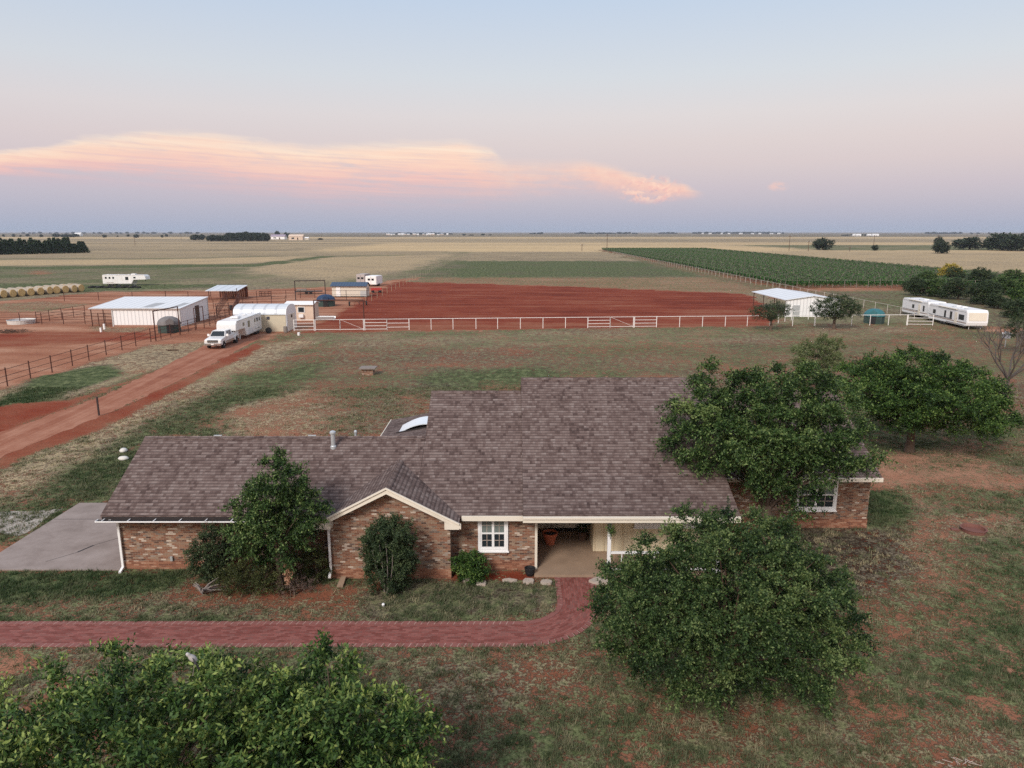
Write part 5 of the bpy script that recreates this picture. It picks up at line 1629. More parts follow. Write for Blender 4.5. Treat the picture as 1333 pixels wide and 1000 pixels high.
# young trees at the lower left
tree('young_tree', 'bright leafy young tree at the lower left corner, nearest camera', 'tree', (-7.6, 12.6, 0),
     [(0, 0, 2.6, 3.3, 2.4, 1.8), (-2.2, .3, 2.6, 2.0, 1.8, 1.5), (1.6, .3, 2.5, 1.8, 1.7, 1.5), (-.4, .9, 3.6, 1.5, 1.1, .65), (-1.0, 1.3, 4.05, .5, .45, .5), (1.75, .4, 4.0, .5, .45, .55), (1.15, .35, 4.45, .5, .4, .5)],
     190, .66, 15, 26, (.125, .052), 'pecan', 1.2, .16, 5, frac=.45, upbias=1.1, cvar=.17, gapf=.9)
tree('young_tree', 'bright leafy young tree right of the nearest one, below the path', 'tree', (-3.65, 13.0, 0),
     [(0, 0, 2.4, 1.75, 1.7, 1.7), (-.7, .5, 3.3, 1.0, 1.0, 1.0), (.8, .1, 2.4, .95, 1.1, 1.1), (-.35, .7, 4.15, .4, .4, .65), (1.5, -.6, 1.4, .9, .9, .9), (.5, .5, 3.5, .45, .45, .45)],
     125, .62, 15, 26, (.125, .052), 'pecan', 1.2, .14, 6, frac=.45, upbias=1.1, cvar=.17, gapf=.85)
# shrubs at the front wall
def shrub(name, label, loc, blobs, n, cr, leaf, lm, seed, tw_=9, per=18, th=.3, tr=.05, **k):
    return tree(name, label, 'shrub', loc, blobs, n, cr, tw_, per, leaf, lm, th, tr, seed, parts=('foliage', 'stem'), frac=.35, gapf=.82, hole=.45, **k)


shrub('crape_myrtle', 'tall dark oval shrub with pale stems against the brick gable', (-4.72, 25.15, 0), [(0, 0, 1.55, .88, .7, 1.25), (0, 0, 1.0, .7, .6, .9), (.1, 0, 2.2, .72, .6, .62)],
      130, .34, (.08, .042), 'dark', 7, 12, 22, .6, .035, bark='greybark', stems=[(-.22, 0), (-.08, -.1), (.08, .06), (.22, -.04), (0, .1)], upbias=.8)
st2 = MB()
for i, (a, e) in enumerate((((-.12, -.5, .7), (-.20, -.66, 2.25)), ((.02, -.5, .6), (.05, -.68, 2.3)), ((.14, -.5, .7), (.28, -.66, 1.95)), ((-.25, -.45, .6), (-.5, -.58, 2.0)))):
    st2.path([a, ((a[0] + e[0]) / 2 + .03, (a[1] + e[1]) / 2 - .03, (a[2] + e[2]) / 2), e], [.020, .015, .008], 6)
shb = [o for o in bpy.data.objects if o.name.startswith('crape_myrtle')][0]
st2.build('stem', M['greybark'], shb, world=False)
shrub('green_shrub', 'small rounded green shrub below the double front window', (-1.58, 26.1, 0), [(0, 0, .5, .58, .5, .5), (-.2, 0, .68, .42, .4, .36)], 50, .27, (.10, .05), 'bright', 8, 9, 18, droop=.6)
shrub('dark_shrub', 'dark thin shrub with bare twigs at the garage wall', (-12.0, 25.9, 0), [(0, 0, 1.0, .62, .55, .95), (.15, 0, 1.7, .45, .4, .55), (.8, .2, 1.8, .5, .35, .35)], 75, .33, (.07, .036), 'dark', 9, 12, 20)
shrub('hedge_shrub', 'wide olive hedge below the slender tree', (-9.6, 25.2, 0), [(-.9, 0, .55, .85, .65, .6), (.3, 0, .6, .9, .65, .65), (-.2, .3, .7, 1.0, .6, .6)], 110, .30, (.055, .028), 'olive', 10, 10, 20)
shrub('hedge_shrub', 'small olive bush left of the gable downspout', (-7.75, 25.9, 0), [(0, 0, .75, .5, .5, .7), (-.3, .1, .9, .45, .4, .6)], 45, .28, (.055, .028), 'olive', 11, 9, 18)
shrub('dry_bush', 'brown leafless twiggy bush between olive hedge and downspout', (-8.35, 24.9, 0), [(0, 0, .35, .8, .4, .35), (-.3, .5, 1.0, .6, .4, .55)], 45, .28, (.05, .014), 'twig', 12, 9, 14)
shrub('flowering_stalk', 'dried orange flower stalk in front of the hedge', (-8.45, 24.75, 0), [(0, 0, .95, .12, .12, .36)], 16, .10, (.05, .035), 'flower', 13, 7, 10, .6, .02)
shrub('low_plant', 'low leafy plant beside the porch end of the brick path', (4.55, 24.5, 0), [(0, 0, .32, .75, .8, .35), (-.5, -.6, .25, .5, .5, .28)], 55, .26, (.08, .04), 'broad', 14, 8, 14)
shrub('low_plant', 'dark low leafy plant directly below the porch railing', (5.4, 25.7, 0), [(0, 0, .4, 1.1, .5, .4)], 45, .28, (.08, .04), 'dark', 15, 8, 14)
# dead stump with branches beside the dark shrub
rng = np.random.default_rng(77)
ds = MB()
for i in range(16):
    a = rng.uniform(0, 6.28); L = rng.uniform(.5, 1.4)
    e = Vector((math.cos(a) * L, math.sin(a) * L * .5, rng.uniform(.1, .6)))
    ds.path([(0, 0, .05), tuple(e * .5 + Vector((0, 0, .1))), tuple(e)], [.06, .035, .012], 5)
o = ds.build('dead_branches', M['greybark']); o.location = (-11.9, 25.0, 0)
tag(o, 'fan of dead grey branches lying at the foot of the dark shrub', 'branches')
# bare twigs rising above the dark shrub
bt = MB()
for i in range(14):
    a = Vector((rng.normal(0, .12), rng.normal(0, .1), 1.2)); e = a + Vector((rng.normal(0, .28), rng.normal(0, .12), rng.uniform(.8, 1.5)))
    bt.path([tuple(a), tuple(a.lerp(e, .5) + Vector((.04, 0, 0))), tuple(e)], [.022, .014, .006], 5)
dsb = [o for o in bpy.data.objects if o.name.startswith('dark_shrub')][0]
bt.build('bare_twig', M['brownwood'], dsb, world=False)

# trees beyond the house
tree('pale_tree', 'pale yellowish green tree top beyond the shade tree', 'tree', (*Q(1062, 505), 0), [(0, 0, 2.7, 2.0, 1.6, 1.8), (-.9, 0, 3.4, 1.3, 1.1, 1.0)], 90, .6, 12, 18, (.14, .06), 'pale', 1.5, .12, 21, upbias=.8)
x, y = Q(1003, 430)
tree('thin_tree', 'half bare tree with thin crown left of the leafy one by the white fence', 'tree', (x, y, 0),
     [(-.6, 0, 2.6, 2.2, 1.6, .9), (1.0, .2, 2.9, 1.6, 1.4, 1.0), (-2.2, 0, 2.6, .8, .7, .5)], 80, .6, 8, 9, (.17, .08), 'dark', 1.4, .17, 22, frac=.6)
x, y = Q(1085, 428.5)
tree('round_tree', 'leafy dark tree by the white fence right of the half bare tree', 'tree', (x, y, 0),
     [(0, 0, 3.2, 2.6, 2.0, 1.4), (-1.6, 0, 2.9, 1.8, 1.4, 1.0), (1.7, 0, 2.9, 1.9, 1.5, .9), (.2, .2, 4.1, 1.5, 1.2, .7)], 130, .65, 9, 13, (.19, .09), 'dark', 1.5, .2, 23, frac=.45)


def bare_tree(name, label, loc, h, spread, seed, m='greybark', depth=4, r0=.14):
    rg_ = random.Random(seed)
    t = thing(name, label, 'tree', loc)
    mb, lb = MB(), MB()
    def grow(b_, p, d, L, r, k):
        e = p + d * L
        m_ = p.lerp(e, .5) + Vector((rg_.uniform(-.06, .06), rg_.uniform(-.06, .06), 0)) * L
        b_.path([tuple(p), tuple(m_), tuple(e)], [r, r * .85, r * .66], 6)
        if k == 0: return
        for _ in range(rg_.choice((2, 3, 3))):
            nd = (d + Vector((rg_.uniform(-1, 1) * spread, rg_.uniform(-1, 1) * spread, rg_.uniform(-.15, .55)))).normalized()
            grow(lb, e, nd, L * rg_.uniform(.6, .82), r * .6, k - 1)
    grow(mb, Vector((0, 0, -.05)), Vector((.03, 0, 1)), h * .30, r0, 0)
    for k in range(6):
        a = k * 1.05 + rg_.uniform(-.3, .3)
        nd = Vector((math.cos(a) * spread, math.sin(a) * spread, rg_.uniform(.35, 1.0))).normalized()
        grow(lb, Vector((.03 * h * .3, 0, h * .30 * rg_.uniform(.8, 1))), nd, h * .27, r0 * .5, depth)
    mb.build('trunk', M[m], t, world=False)
    lb.build('branches', M[m], t, world=False)
    return t


bare_tree('bare_tree', 'dead leafless grey tree standing at the right edge of lawn', (*Q(1308, 522), 0), 6.6, .62, 3, 'deadbark', 4, .17)
x, y = Q(1329, 461)
tree('yard_tree', 'small dark tree at the right edge behind the dead tree', 'tree', (x, y, 0), [(.3, 0, 3.4, 1.6, 1.4, 1.4), (-1.1, 0, 3.0, 1.2, 1.0, .9)], 60, .55, 8, 12, (.16, .07), 'dark', 1.7, .16, 24)
o = thing('bird_house', 'small pale grey birdhouse on a thin pole above lawn', 'birdhouse', (*Q(1308, 452), 0))
MB().tube((0, 0, 0), (0, 0, 1.1), .05).build('pole', M['steel'], o, world=False)
MB().prism([(-.3, 1.1), (-.3, 1.6), (0, 1.9), (.3, 1.6), (.3, 1.1)], 'y', -.3, .3).build('box', plain('grey_box', (.34, .34, .38), .7, .2), o, world=False)
MB().box(-.38, -.26, -.36, .36, 1.5, 1.75).box(.26, .38, -.36, .36, 1.5, 1.75).build('trim', M['white'], o, world=False)

# grove right of the vineyard
gro = [(1192, 385, 6.0, 4.0), (1218, 386, 6.0, 4.4), (1248, 390, 7.0, 5.2), (1280, 396, 7.0, 5.4), (1205, 372, 6, 4.2), (1240, 370, 7, 5), (1275, 374, 7.5, 5.4), (1305, 384, 6.4, 5.0),
       (1330, 396, 6.0, 4.6), (1345, 384, 7, 5), (1318, 372, 6.5, 5), (1300, 402, 4.4, 3.6), (1322, 414, 4.6, 3.6), (1350, 405, 6, 4.5), (1185, 378, 5, 3.6)]
protos = []
for k in range(3):
    rg2 = np.random.default_rng(50 + k)
    bl = [(0, 0, .50, .40, .38, .46), (-.22, .05, .40, .30, .28, .36), (.22, -.05, .42, .30, .28, .36), (0, .1, .74, .26, .24, .25)]
    V, F, tn, C = crown_mesh(bl, 110, .135, 9, 12, (.05, .026), rg2)
    mb = MB(); limbs(mb, C, .25, .03, rg2, .2)
    protos.append((V, F, tn, mb))
gmesh = {}
gl = ['dark bushy grove tree directly behind the shorter camper', 'dark bushy grove tree above the joint of the two campers', 'large dark grove tree behind the longer camper', 'large dark grove tree right of the longer camper roof',
      'grove tree nearest the vineyard corner', 'grove tree beside the yellow tree', 'tall grove tree in the rear centre of the grove', 'broad grove tree at the right of grove', 'grove tree at the right frame edge',
      'rear grove tree cut by the right frame edge', 'rear right grove tree with the vineyard behind', 'small bush in front of the grove right of the camper', 'small dark bush before the grove near the right edge', 'grove tree outside right edge', 'small bush at the left end of the grove']
for i, (px_, py_, h, w) in enumerate(gro):
    k = i % 3; lm = ('dark', 'broad', 'dark')[(i * 7) % 3] if i not in (8, 9) else 'bright'
    key = (k, lm)
    t = thing('grove_tree', gl[i], 'tree', (*Q(px_, py_), 0), i * 1.3, 'trees of the grove beside the campers')
    if key not in gmesh:
        V, F, tn, mb = protos[k]
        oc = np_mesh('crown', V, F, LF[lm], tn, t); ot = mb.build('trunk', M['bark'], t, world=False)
        gmesh[key] = (oc.data, ot.data)
    else:
        for nm, me in zip(('crown', 'trunk'), gmesh[key]):
            oo = bpy.data.objects.new(nm, me); COL.objects.link(oo); oo.parent = t
    t.scale = (w * 1.2, w * 1.2, h * (.62 if i not in (8, 9) else .7))
V, F, tn, mb = protos[1]
t = thing('yellow_tree', 'yellow leaved tree rising above the dark grove', 'tree', (*Q(1236, 367), 0))
np_mesh('crown', V, F, LF['yellow'], tn, t); mb.build('trunk', M['bark'], t, world=False)
t.scale = (6.0, 5, 4.9)

# ------------------------------------------------------------------ vineyard rows
vm = []
for k in range(4):
    r2 = np.random.default_rng(90 + k)
    n = 3400
    x = r2.uniform(0, 78, n)
    hgt = 1.25 + .35 * np.sin(x * 1.9 + k) * r2.uniform(.4, 1, n)
    z = .55 + r2.random(n) ** .8 * hgt
    y = r2.normal(0, .28, n)
    pos = np.stack([x, y, z], 1)
    V, F, tn = leaves_from(pos, r2.normal(size=(n, 3)) + np.array([0, 0, .3]), .42, .30, r2, np.clip(.45 + r2.normal(0, .22, n), 0, 1))
    vm.append((V, F, tn))
pb = MB()
comb = []
for i in range(27):
    x = .3 + i * 2.95
    comb += [(x - .05, 1.80), (x - .05, 0.0), (x + .05, 0.0), (x + .05, 1.80)]
comb += [(78, 1.80), (78, 1.84), (0, 1.84), (0, 1.80)]
pb.prism(comb, 'y', -.33, -.27)
pmesh = None
vmesh = [None] * 4
yv = 178.0
i = 0
while yv < 545:
    t = thing('vine_row', 'green trellised vine row of the vineyard beyond the white barn', 'vine row', (67.6, yv, 0), 0, 'vine rows of the vineyard')
    k = i % 4
    if vmesh[k] is None:
        o = np_mesh('vines', *vm[k][:2], LF['vine'], vm[k][2], t); vmesh[k] = o.data
    else:
        o = bpy.data.objects.new('vines', vmesh[k]); COL.objects.link(o); o.parent = t
    if pmesh is None:
        o = pb.build('trellis', M['greywood'], t, world=False); pmesh = o.data
    else:
        o = bpy.data.objects.new('trellis', pmesh); COL.objects.link(o); o.parent = t
    if yv < 192:
        t.scale = ((yv - 160) / 60 + .35 if False else 1, 1, 1)
    i += 1
    yv += 3.0

# ------------------------------------------------------------------ far trees, houses, poles
def far_proto(seed, cone=False, n=70):
    r2 = np.random.default_rng(seed)
    if cone:
        m_ = 900
        z = r2.random(m_) ** 1.1
        rad = (1 - z) * .30 * np.sqrt(r2.random(m_)) + .01
        a = r2.uniform(0, 6.283, m_)
        pos = np.stack([rad * np.cos(a), rad * np.sin(a), .03 + z * .95], 1)
        d = np.stack([np.cos(a), np.sin(a), .3 + 0 * a], 1)
        return leaves_from(pos, d + r2.normal(size=(m_, 3)) * .3, .10, .06, r2, np.clip(.45 + r2.normal(0, .2, m_), 0, 1))
    bl = [(0, 0, .55, .5, .45, .40), (-.28, 0, .48, .34, .3, .32), (.28, .05, .48, .34, .3, .32)]
    V, F, tn, C = crown_mesh(bl, n, .17, 7, 8, (.10, .06), r2)
    return V, F, tn


FM = {}


def fartree(name, label, loc, w, h, lm, kind, group, cat='tree'):
    key = (kind, lm)
    if key not in FM:
        V, F, tn = far_proto(200 + kind, kind >= 10)
        o = np_mesh(name, V, F, LF[lm], tn); FM[key] = o.data
        # a short trunk in the same mesh keeps the crown off the ground
        bm = bmesh.new(); bm.from_mesh(o.data)
        o.data.materials.append(M['bark'])
        rr_ = bmesh.ops.create_cone(bm, cap_ends=True, segments=6, radius1=.045, radius2=.03, depth=.4)
        for v_ in rr_['verts']: v_.co.z += .18
        for f_ in bm.faces:
            if len(f_.verts) != 4 or any(v_ in rr_['verts'] for v_ in f_.verts): f_.material_index = 1
        bm.to_mesh(o.data); bm.free()
    else:
        o = bpy.data.objects.new(name, FM[key]); COL.objects.link(o)
    o.location = loc; o.scale = (w, w, h); o.rotation_euler = (0, 0, loc[0] * 1.7 % 6.28)
    return tag(o, label, cat, group)


rg = random.Random(8)
# conifer plantation at the left
for row in range(4):
    for i in range(24):
        f = i / 23
        px_ = -34 + 143 * f + rg.uniform(-2, 2)
        py_ = 332.5 - 3.2 * f - row * 1.5
        x, y, _ = G(px_, py_)
        fartree('conifer', 'dark conifer in the planted block at the left edge', (x, y, 0), rg.uniform(8.5, 11), (8.2 if row < 2 else 8.8) * rg.uniform(.68, 1.12) * (1 - .25 * (f > .9)), 'cone', 10 + (i + row) % 2, 'conifers of the left plantation')
for i in range(46):
    px_ = 275 + 73 * ((i * .618) % 1); row = i % 3
    x, y, _ = G(px_, 314.2 - row * .55)
    hh = 12.0 if px_ > 295 else 8.0
    fartree('windbreak_tree', 'dark tall tree in the far windbreak left of the purple-roofed barn', (x, y, 0), rg.uniform(8, 11), hh * rg.uniform(.85, 1.1), 'far', i % 2, 'trees of the far windbreak')
single = [(1071, 325.5, 13, 8.5, 'round dark tree alone on the tan field beyond the vineyard'), (1139, 326.5, 5, 4.0, 'small dark bush right of the lone round tree'),
          (1225, 330, 9, 7.5, 'uneven dark tree beyond the vineyard, left of the broad one'), (1221, 322, 6, 9, 'thin dark tree top just left of uneven tree'),
          (1262, 325, 19, 9, 'broad dark tree on the green strip far right'), (1304, 326, 19, 12, 'large dark tree left of the one at the right edge'), (1330, 327, 18, 12, 'large dark tree cut by the right edge far away')]
for i, (px_, py_, w, h, lab) in enumerate(single):
    fartree('field_tree', lab, G(px_, py_), w, h, 'far', 2 + i % 3, None)
for px_, py_, w, h in ((255, 313, 16, 9), (263, 312.5, 14, 9), (73, 309, 20, 9), (85, 309, 22, 8), (98, 308.5, 22, 8), (92, 309, 18, 7), (36, 308, 12, 8), (18, 308.6, 8, 8), (5, 308.5, 8, 7), (54, 309, 8, 7), (136, 309.5, 10, 7),
                       (167, 308.3, 8, 7), (178, 309.7, 12, 8), (211, 309.5, 7, 6), (217, 308.5, 8, 7), (153, 308.5, 5, 4), (361, 309.5, 12, 16), (372, 310, 10, 13), (376, 310.5, 9, 11), (417, 312.5, 8, 3), (27, 308.6, 6, 5)):
    fartree('distant_tree', 'small dark tree far off on the left plain', G(px_, py_), w * .8, h, 'far', rg.choice((0, 1, 2)), 'scattered trees on the left plain')
for a, b_, n, yb in ((500, 588, 26, 305.3), (750, 770, 6, 304.6), (775, 830, 12, 304.7), (856, 880, 7, 304.5), (902, 1005, 42, 304.4), (1205, 1250, 20, 304.5), (690, 706, 4, 304.9), (1095, 1140, 9, 307), (1230, 1290, 6, 304.6), (20, 260, 26, 304.5), (600, 640, 4, 306.8), (1000, 1020, 5, 304.6)):
    for i in range(n):
        px_ = a + (b_ - a) * ((i * .618 + .1) % 1)
        x, y, _ = G(px_, yb + rg.uniform(-.12, .12))
        k = y / 5000
        fartree('horizon_tree', 'tiny dark tree in the tree lines along the horizon', (x, y, 0), rg.uniform(14, 34) * max(k, .5), rg.uniform(6.5, 13.5) * max(k, .45), 'far', rg.choice((0, 1, 2, 3)), 'trees along the horizon')


def farhouse(label, px_, py_, w, d, h, wallm, roofm, group=None, name='farmhouse'):
    x, y, _ = G(px_, py_)
    t = thing(name, label, 'building', (x, y, 0), 0, group)
    MB().box(-w / 2, w / 2, 0, d, 0, h).build('wall', wallm, t, world=False)
    MB().prism([(-.6, h), (d / 2, h + d * .28), (d + .6, h)], 'x', -w / 2 - .6, w / 2 + .6).build('roof', roofm, t, world=False)
    wn = MB()
    MB().box(-w * .3, -w * .1, -.05, 0, h * .3, h * .7).build('window', M['glass'], t, world=False)
    MB().box(w * .1, w * .18, -.05, 0, 0, h * .7).build('door', M['brownwood'], t, world=False)
    return t


farhouse('far white barn with purple-grey roof beside the windbreak', 361.5, 311.6, 26, 14, 5, M['white'], plain('mauve_roof', (.30, .25, .32), .6), name='barn')
farhouse('far pinkish low farm building right of the purple-roofed barn', 385, 312.6, 24, 12, 6, M['pinkcream'], M['pinkcream'])
farhouse('tiny cream shed at the right end of the far farm buildings', 399, 312.2, 7, 6, 3, M['cream'], M['white'], name='shed')
farhouse('far small white house in the left distant trees', 101, 307, 22, 14, 7, M['white'], M['white'])
for i in range(16):
    px_ = 505 + 82 * ((i * .618) % 1)
    farhouse('tiny white house in the far settlement on the horizon', px_, 305.7 + rg.uniform(0, .5), rg.uniform(8, 18), 10, rg.uniform(3, 5), M['white'] if i % 3 else M['pinkcream'], M['steel'] if i % 2 else M['white'], 'houses of the far settlement')
for px_, py_ in ((1114, 307.4), (1133, 307.2), (1140, 307.3), (1118, 307.6)):
    farhouse('tiny white house on the right distant plain', px_, py_, rg.uniform(12, 22), 10, rg.uniform(3.5, 5), M['white'], M['white'], 'houses on the right plain')
for i in range(9):
    farhouse('tiny white house among the right horizon trees', 915 + 105 * ((i * .618) % 1), 304.9, rg.uniform(10, 22), 12, rg.uniform(4, 6), M['white'], M['steel'], 'houses among the right horizon trees')


def pole(label, px_, py_, h, group=None):
    x, y, _ = G(px_, py_)
    t = thing('utility_pole', label, 'utility pole', (x, y, 0), 0, group)
    r = .22
    MB().tube((0, 0, 0), (0, 0, h), r, r * .7, 8).build('pole', M['brownwood'], t, world=False)
    MB().box(-1.3, 1.3, -.1, .1, h - 1.0, h - .75).build('crossarm', M['brownwood'], t, world=False)
    for k in (-1.1, 0, 1.1): MB().lathe([(.08, 0), (.12, .1), (.05, .25)], 8, (k, 0, h - .75)).build('insulator', M['steel'], t, world=False)
    return t


for (px_, py_, h, lab) in ((790, 327, 12.3, 'utility pole at the far left corner of the vineyard'), (757.5, 327, 5.2, 'short pole left of the vineyard corner utility pole'), (1027, 326.5, 11.2, 'tall utility pole above the middle of the vineyard'),
                           (1052, 327, 7.4, 'shorter pole right of the tall vineyard pole'), (1137, 322, 10.6, 'utility pole above the small bush on the right plain'), (1220, 322, 11, 'utility pole behind the uneven tree at right'),
                           (1270, 321, 11.3, 'utility pole behind the broad tree at far right'), (176, 320, 8.5, 'lone utility pole on the brown field left of the windbreak'), (236, 313, 10.5, 'thin pole left of the far windbreak'), (1106, 327.5, 3.5, 'short fence pole right of the lone round tree')):
    pole(lab, px_, py_, h)

# ------------------------------------------------------------------ small things round the house
o = thing('flower_pot', 'large empty terracotta pot standing on the porch floor', 'plant pot', (1.68, 29.25, .1))
MB().lathe([(.20, 0), (.29, .42), (.33, .43), (.345, .55), (.30, .55), (.27, .44)], 20).build('pot', M['terracotta'], o, world=False)
MB().lathe([(.27, .45), (.27, .47)], 16).build('soil', M['gutter'], o, world=False)
o = MB().lathe([(.14, 0), (.19, .12), (.21, .30), (.23, .32), (.19, .33), (.17, .25)], 16).build('black_pot', M['black']); o.location = (.72, 26.5, 0)
tag(o, 'small black bucket at the corner of brick wall and porch', 'bucket')
dm = MB()
n = 14
dm.slab([(2.45 + .75 * math.cos(math.pi + math.pi * k / n), 30.92 + .36 * math.sin(math.pi + math.pi * k / n), .125) for k in range(n + 1)], .02)
o = dm.build('door_mat', M['black'], origin=(2.45, 30.75, .105))
tag(o, 'black half-round door mat before the porch door', 'door mat')
tree('potted_plant', 'dark leafy plant in a rusty pot against the porch side wall', 'plant', (3.15, 29.6, .1), [(0, 0, .95, .28, .26, .5)], 22, .22, 8, 12, (.07, .035), 'dark', .7, .03, 31, parts=('foliage', 'stem'))
pt = [o for o in bpy.data.objects if o.name.startswith('potted_plant')][0]
MB().lathe([(.14, 0), (.2, .36), (.21, .42), (.17, .42)], 14).build('pot', plain('rust_pot', (.10, .06, .045), .8, .3), pt, world=False)
shrub('hanging_fern', 'small hanging plant at the top of the porch post', (3.9, 26.25, 1.72), [(0, 0, .32, .12, .1, .22)], 12, .12, (.05, .03), 'bright', 33, 6, 9, .15, .012)
o = bpy.data.objects['hanging_fern']
# flagstones
for i, (px_, py_, w, d, a, lab) in enumerate(((610, 756, .50, .30, -.6, 'tilted flat stone right below the green shrub'), (626, 761, .55, .24, .05, 'pale flat stone right of the tilted one'), (663, 757, .60, .13, 0, 'thin pale stone in the middle of bed edge'),
                                          (688, 758, .55, .26, -.05, 'rough pale stone left of the path'), (712, 759.5, .52, .22, .05, 'pale stone touching the brick path edge'), (781, 758, .85, .35, 0, 'broad flat stone right of path by the porch'))):
    rg3 = random.Random(i)
    P = [(w / 2 * math.cos(t_) * rg3.uniform(.75, 1.1), d * .9 * math.sin(t_) * rg3.uniform(.75, 1.1)) for t_ in np.linspace(0, 6.283, 9)[:-1]]
    o = MB().slab([(p[0], p[1], .09) for p in P], .12).build('flagstone', M['stone'], bevel=.015)
    o.location = (*Q(px_, py_), .01); o.rotation_euler = (0, 0, a)
    tag(o, lab, 'stone')
for px_, py_, lab in ((161, 588.5, 'farther of two white rocks in grass by the roof'), (161, 599, 'nearer of two white rocks in grass by the roof')):
    b = MB().lathe([(.10, 0), (.30, .04), (.34, .14), (.24, .24), (.05, .28)], 10)
    b.v = [(p[0] * .95 + .03 * math.sin(9 * p[1]), p[1] * .7, p[2] * .9) for p in b.v]
    o = b.build('white_rock', M['whitestone'], smooth=True); o.location = (*Q(px_, py_), 0); o.rotation_euler = (0, 0, px_ + py_)
    tag(o, lab, 'rock')
x, y = Q(499, 790)
o = MB().tube((0, 0, 0), (0, 0, .06), .04, .04, 10).lathe([(.05, .06), (.06, .11), (.035, .14)], 10).build('sprinkler_head', M['white']); o.location = (x, y, 0)  # lawn sprinkler head on a short riser
tag(o, 'small round white sprinkler head in the front lawn', 'sprinkler')
x, y = Q(445, 763)
o = MB().slab([(-.12, -.35, .08), (.12, -.35, .08), (.10, .3, .16), (-.10, .3, .16)], .06).build('splash_block', M['slab']); o.location = (x - .04, y + .2, 0)
tag(o, 'dark splash block under the gable downspout', 'splash block')
x, y = Q(1267, 692)
o = thing('fire_ring', 'rusty brown metal fire ring lying in the right yard', 'fire ring', (x, y, 0))
MB().lathe([(.50, 0), (.52, .16), (.56, .18), (.48, .18), (.46, .04)], 20).build('ring', plain('rust_ring', (.17, .075, .06), .8, .3), o, world=False)
MB().slab([(-.95, .1, .06), (-.6, .05, .06), (-.6, .25, .06), (-.9, .3, .06)], .05).build('lid_piece', plain('rust_ring', (.17, .075, .06)), o, world=False)
x, y = Q(1243, 993)
wr = MB()
rg3 = random.Random(9)
for i in range(16):
    a = Vector((rg3.gauss(.1, .22), rg3.gauss(-.1, .16), .06)); e = a + Vector((rg3.uniform(-.25, .25), rg3.uniform(-.2, .2), rg3.uniform(-.03, .1)))
    wr.tube(a, e, .008, None, 5)
o = wr.build('pale_twigs', M['stone']); o.location = (x, y, 0)
tag(o, 'bundle of pale dry twigs on the grass at bottom right', 'twigs')
x, y = Q(225, 457)
o = MB().tube((-.6, 0, .1), (.6, .1, .12), .09, .06, 7).tube((0, 0, .1), (.1, .1, .5), .05, .02, 6).build('drift_log', M['brownwood']); o.location = (x, y, 0)
tag(o, 'short dark log on the verge beside the drive', 'log')
for px_, py_, lab in ((420, 444 - 6, 'dark tyre lying against the arched garage near side'), (344, 436, 'dark tyres behind the horse trailer wheels')):
    if px_ == 420: continue
    o = tyre_mesh('t', .42, .3).build('tyre', M['tyre']); o.location = (*Q(350, 434), .4); o.rotation_euler = (R(80), 0, .4)
    tag(o, 'dark tyre leaning by the horse trailer tail', 'tyre')

# perched bird on the nearest tree
bx, by, bz = -5.7, 12.9, 5.25
d = ray(251, 857); kk = by / d[1]
bx, bz = d[0] * kk, CAM_H + d[2] * kk
bd = MB()
prof = [(.004, -.10), (.030, -.085), (.052, -.03), (.055, .02), (.040, .075), (.030, .10), (.034, .125), (.024, .155), (.004, .165)]
bd.lathe(prof, 14)
t = thing('bird', 'pale grey bird with dark tail perched on a young tree twig', 'bird', (bx, by, bz))
o = bd.build('body', plain('bird_grey', (.45, .43, .42), .8, .1), t, world=False, smooth=True); o.rotation_euler = (R(20), R(-30), 0); o.scale = (1.15, 1.15, 1.15)
MB().slab([(.03, -.02, -.06), (.055, .0, -.05), (.13, -.01, -.23), (.10, -.03, -.24)], .012).build('tail', M['black'], t, world=False)
MB().tube((-.09, -.03, .155), (-.125, -.05, .15), .010, .002, 6).build('beak', M['black'], t, world=False)
MB().slab([(.02, -.06, .05), (.05, -.055, .02), (.085, -.04, -.10), (.05, -.055, -.09)], .012).build('wing', M['stripe'], t, world=False)
MB().path([(-.04, 0, -.40), (.0, 0, -.22), (.02, .02, -.09)], [.010, .008, .005], 6).build('twig_perch', M['greybark'], [o for o in bpy.data.objects if o.name == 'young_tree'][0], world=False).location = (bx + 7.6, by - 12.6, bz)

# ------------------------------------------------------------------ grass tufts on the near ground
rng = np.random.default_rng(3)
N = 330000
gy = 14.5 + (62 - 14.5) * rng.random(N) ** 1.5
gx = (rng.random(N) * 2 - 1) * (gy * .80 + 2)
dd_, gg_, ss_, tt_ = cover(gx, gy)
keep = rng.random(N) < np.clip((dd_ - .25) * 1.5, 0, 1)
fine = fbm(gx * 3.2, gy * 3.2, 41, 3)
keep &= fine > .49 + .08 * (gg_ < .35) - .14 * (gg_ > .7)
# not on hard surfaces or under the house
keep &= ~((gx > -22.2) & (gx < -16.0) & (gy > 26.8) & (gy < 34.4))
keep &= ~((gx > -16.2) & (gx < 8.8) & (gy > 27.0) & (gy < 41.5)) & ~((gx > 8) & (gx < 16.8) & (gy > 31.1) & (gy < 41.6)) & ~((gx > -7.4) & (gx < -2.3) & (gy > 26.1) & (gy < 28)) & ~((gx > .8) & (gx < 8.8) & (gy > 26.2) & (gy < 32))
keep &= ~((gx < .5) & (gy > 21.45) & (gy < 22.95))
rc = np.hypot(gx - .3, gy - 24.4)
keep &= ~((gx >= .3) & (gy < 24.4) & (rc > 1.46) & (rc < 2.94)) & ~((gx > 1.76) & (gx < 3.24) & (gy >= 24.3) & (gy < 26.4))
keep &= poly_sd(gx, gy, DRIVE) < .2
gx, gy, gg_, tt_ = gx[keep], gy[keep], gg_[keep], tt_[keep]
n = len(gx)
B = 6
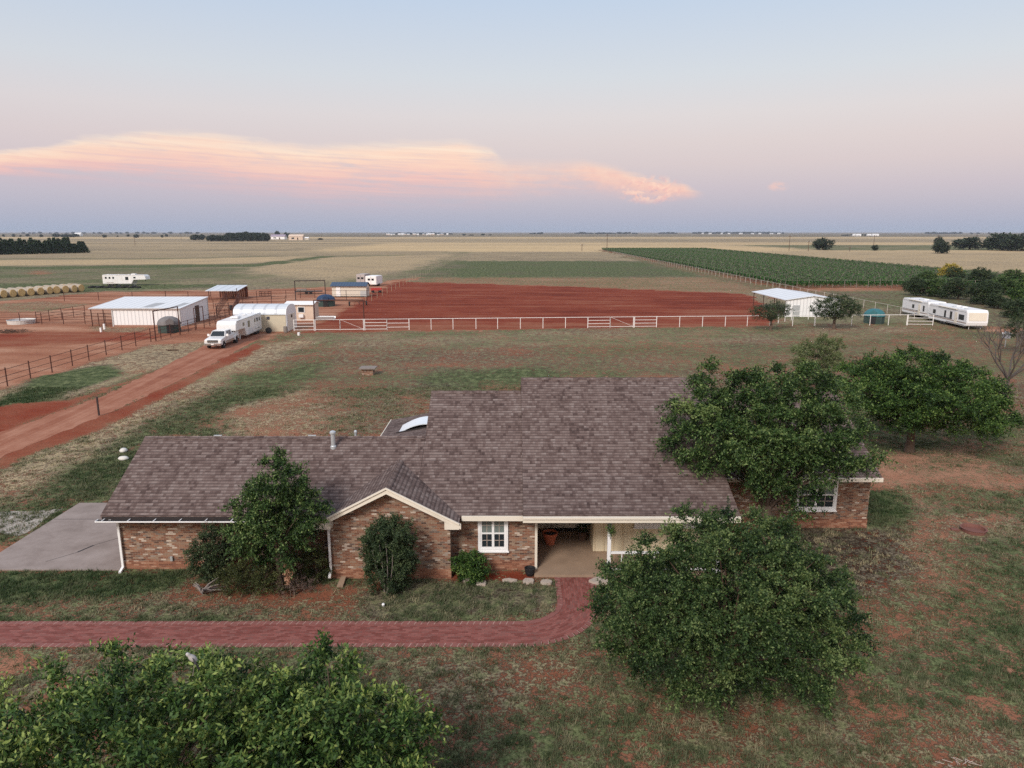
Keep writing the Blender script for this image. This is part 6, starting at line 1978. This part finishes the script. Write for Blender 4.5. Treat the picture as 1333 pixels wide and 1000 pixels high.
J = np.repeat(np.arange(n), B)
m_ = n * B
hh = (.045 + .075 * rng.random(n))[J] * rng.uniform(.6, 1.2, m_) * (1 + .5 * gg_[J])
sc_ = np.clip(gy[J] / 24, .8, 2.0)
an = rng.uniform(0, 6.283, m_); ln = rng.uniform(.3, 1.2, m_)
bx_ = gx[J] + rng.normal(0, .05, m_) * sc_; by_ = gy[J] + rng.normal(0, .05, m_) * sc_
w_ = .010 * sc_ * rng.uniform(.7, 1.4, m_)
ca, sa = np.cos(an), np.sin(an)
p0 = np.stack([bx_ - sa * w_, by_ + ca * w_, np.zeros(m_)], 1)
p1 = np.stack([bx_ + sa * w_, by_ - ca * w_, np.zeros(m_)], 1)
p2 = np.stack([bx_ + ca * hh * ln, by_ + sa * hh * ln, hh], 1)
V = np.stack([p0, p1, p2], 1).reshape(-1, 3)
cl_ = fbm(gx * 2.6 + 7, gy * 2.6, 51, 3) - .5
tone = np.clip(.55 - .70 * (gg_[J] - .30) + .25 * (tt_[J] - .3) + 1.1 * cl_[J] + rng.normal(0, .13, m_), 0, 1)
g_ = np_mesh('grass', V, np.arange(3 * m_).reshape(m_, 3), LF['grass'], np.repeat(tone, 3))
tag(g_, 'short patchy grass growing on the yard around the house', 'grass', kind='stuff')

# ------------------------------------------------------------------ haze: the evening air over the plain
hz = MB().box(-21000, 21000, -3500, 21000, -1.5, 24).build('haze', bpy.data.materials.new('haze_air'))
tag(hz, 'thin bluish evening haze over the whole plain', 'haze', kind='stuff')
hm = hz.data.materials[0]
hm.use_nodes = True
ht = T(hm.node_tree)
for n in list(hm.node_tree.nodes):
    if n.type != 'OUTPUT_MATERIAL': hm.node_tree.nodes.remove(n)
pvv = ht.node('ShaderNodeVolumePrincipled')
pvv.inputs['Color'].default_value = (.72, .80, .95, 1)
pvv.inputs['Density'].default_value = 0.00007
hm.node_tree.links.new(pvv.outputs[0], [n for n in hm.node_tree.nodes if n.type == 'OUTPUT_MATERIAL'][0].inputs['Volume'])
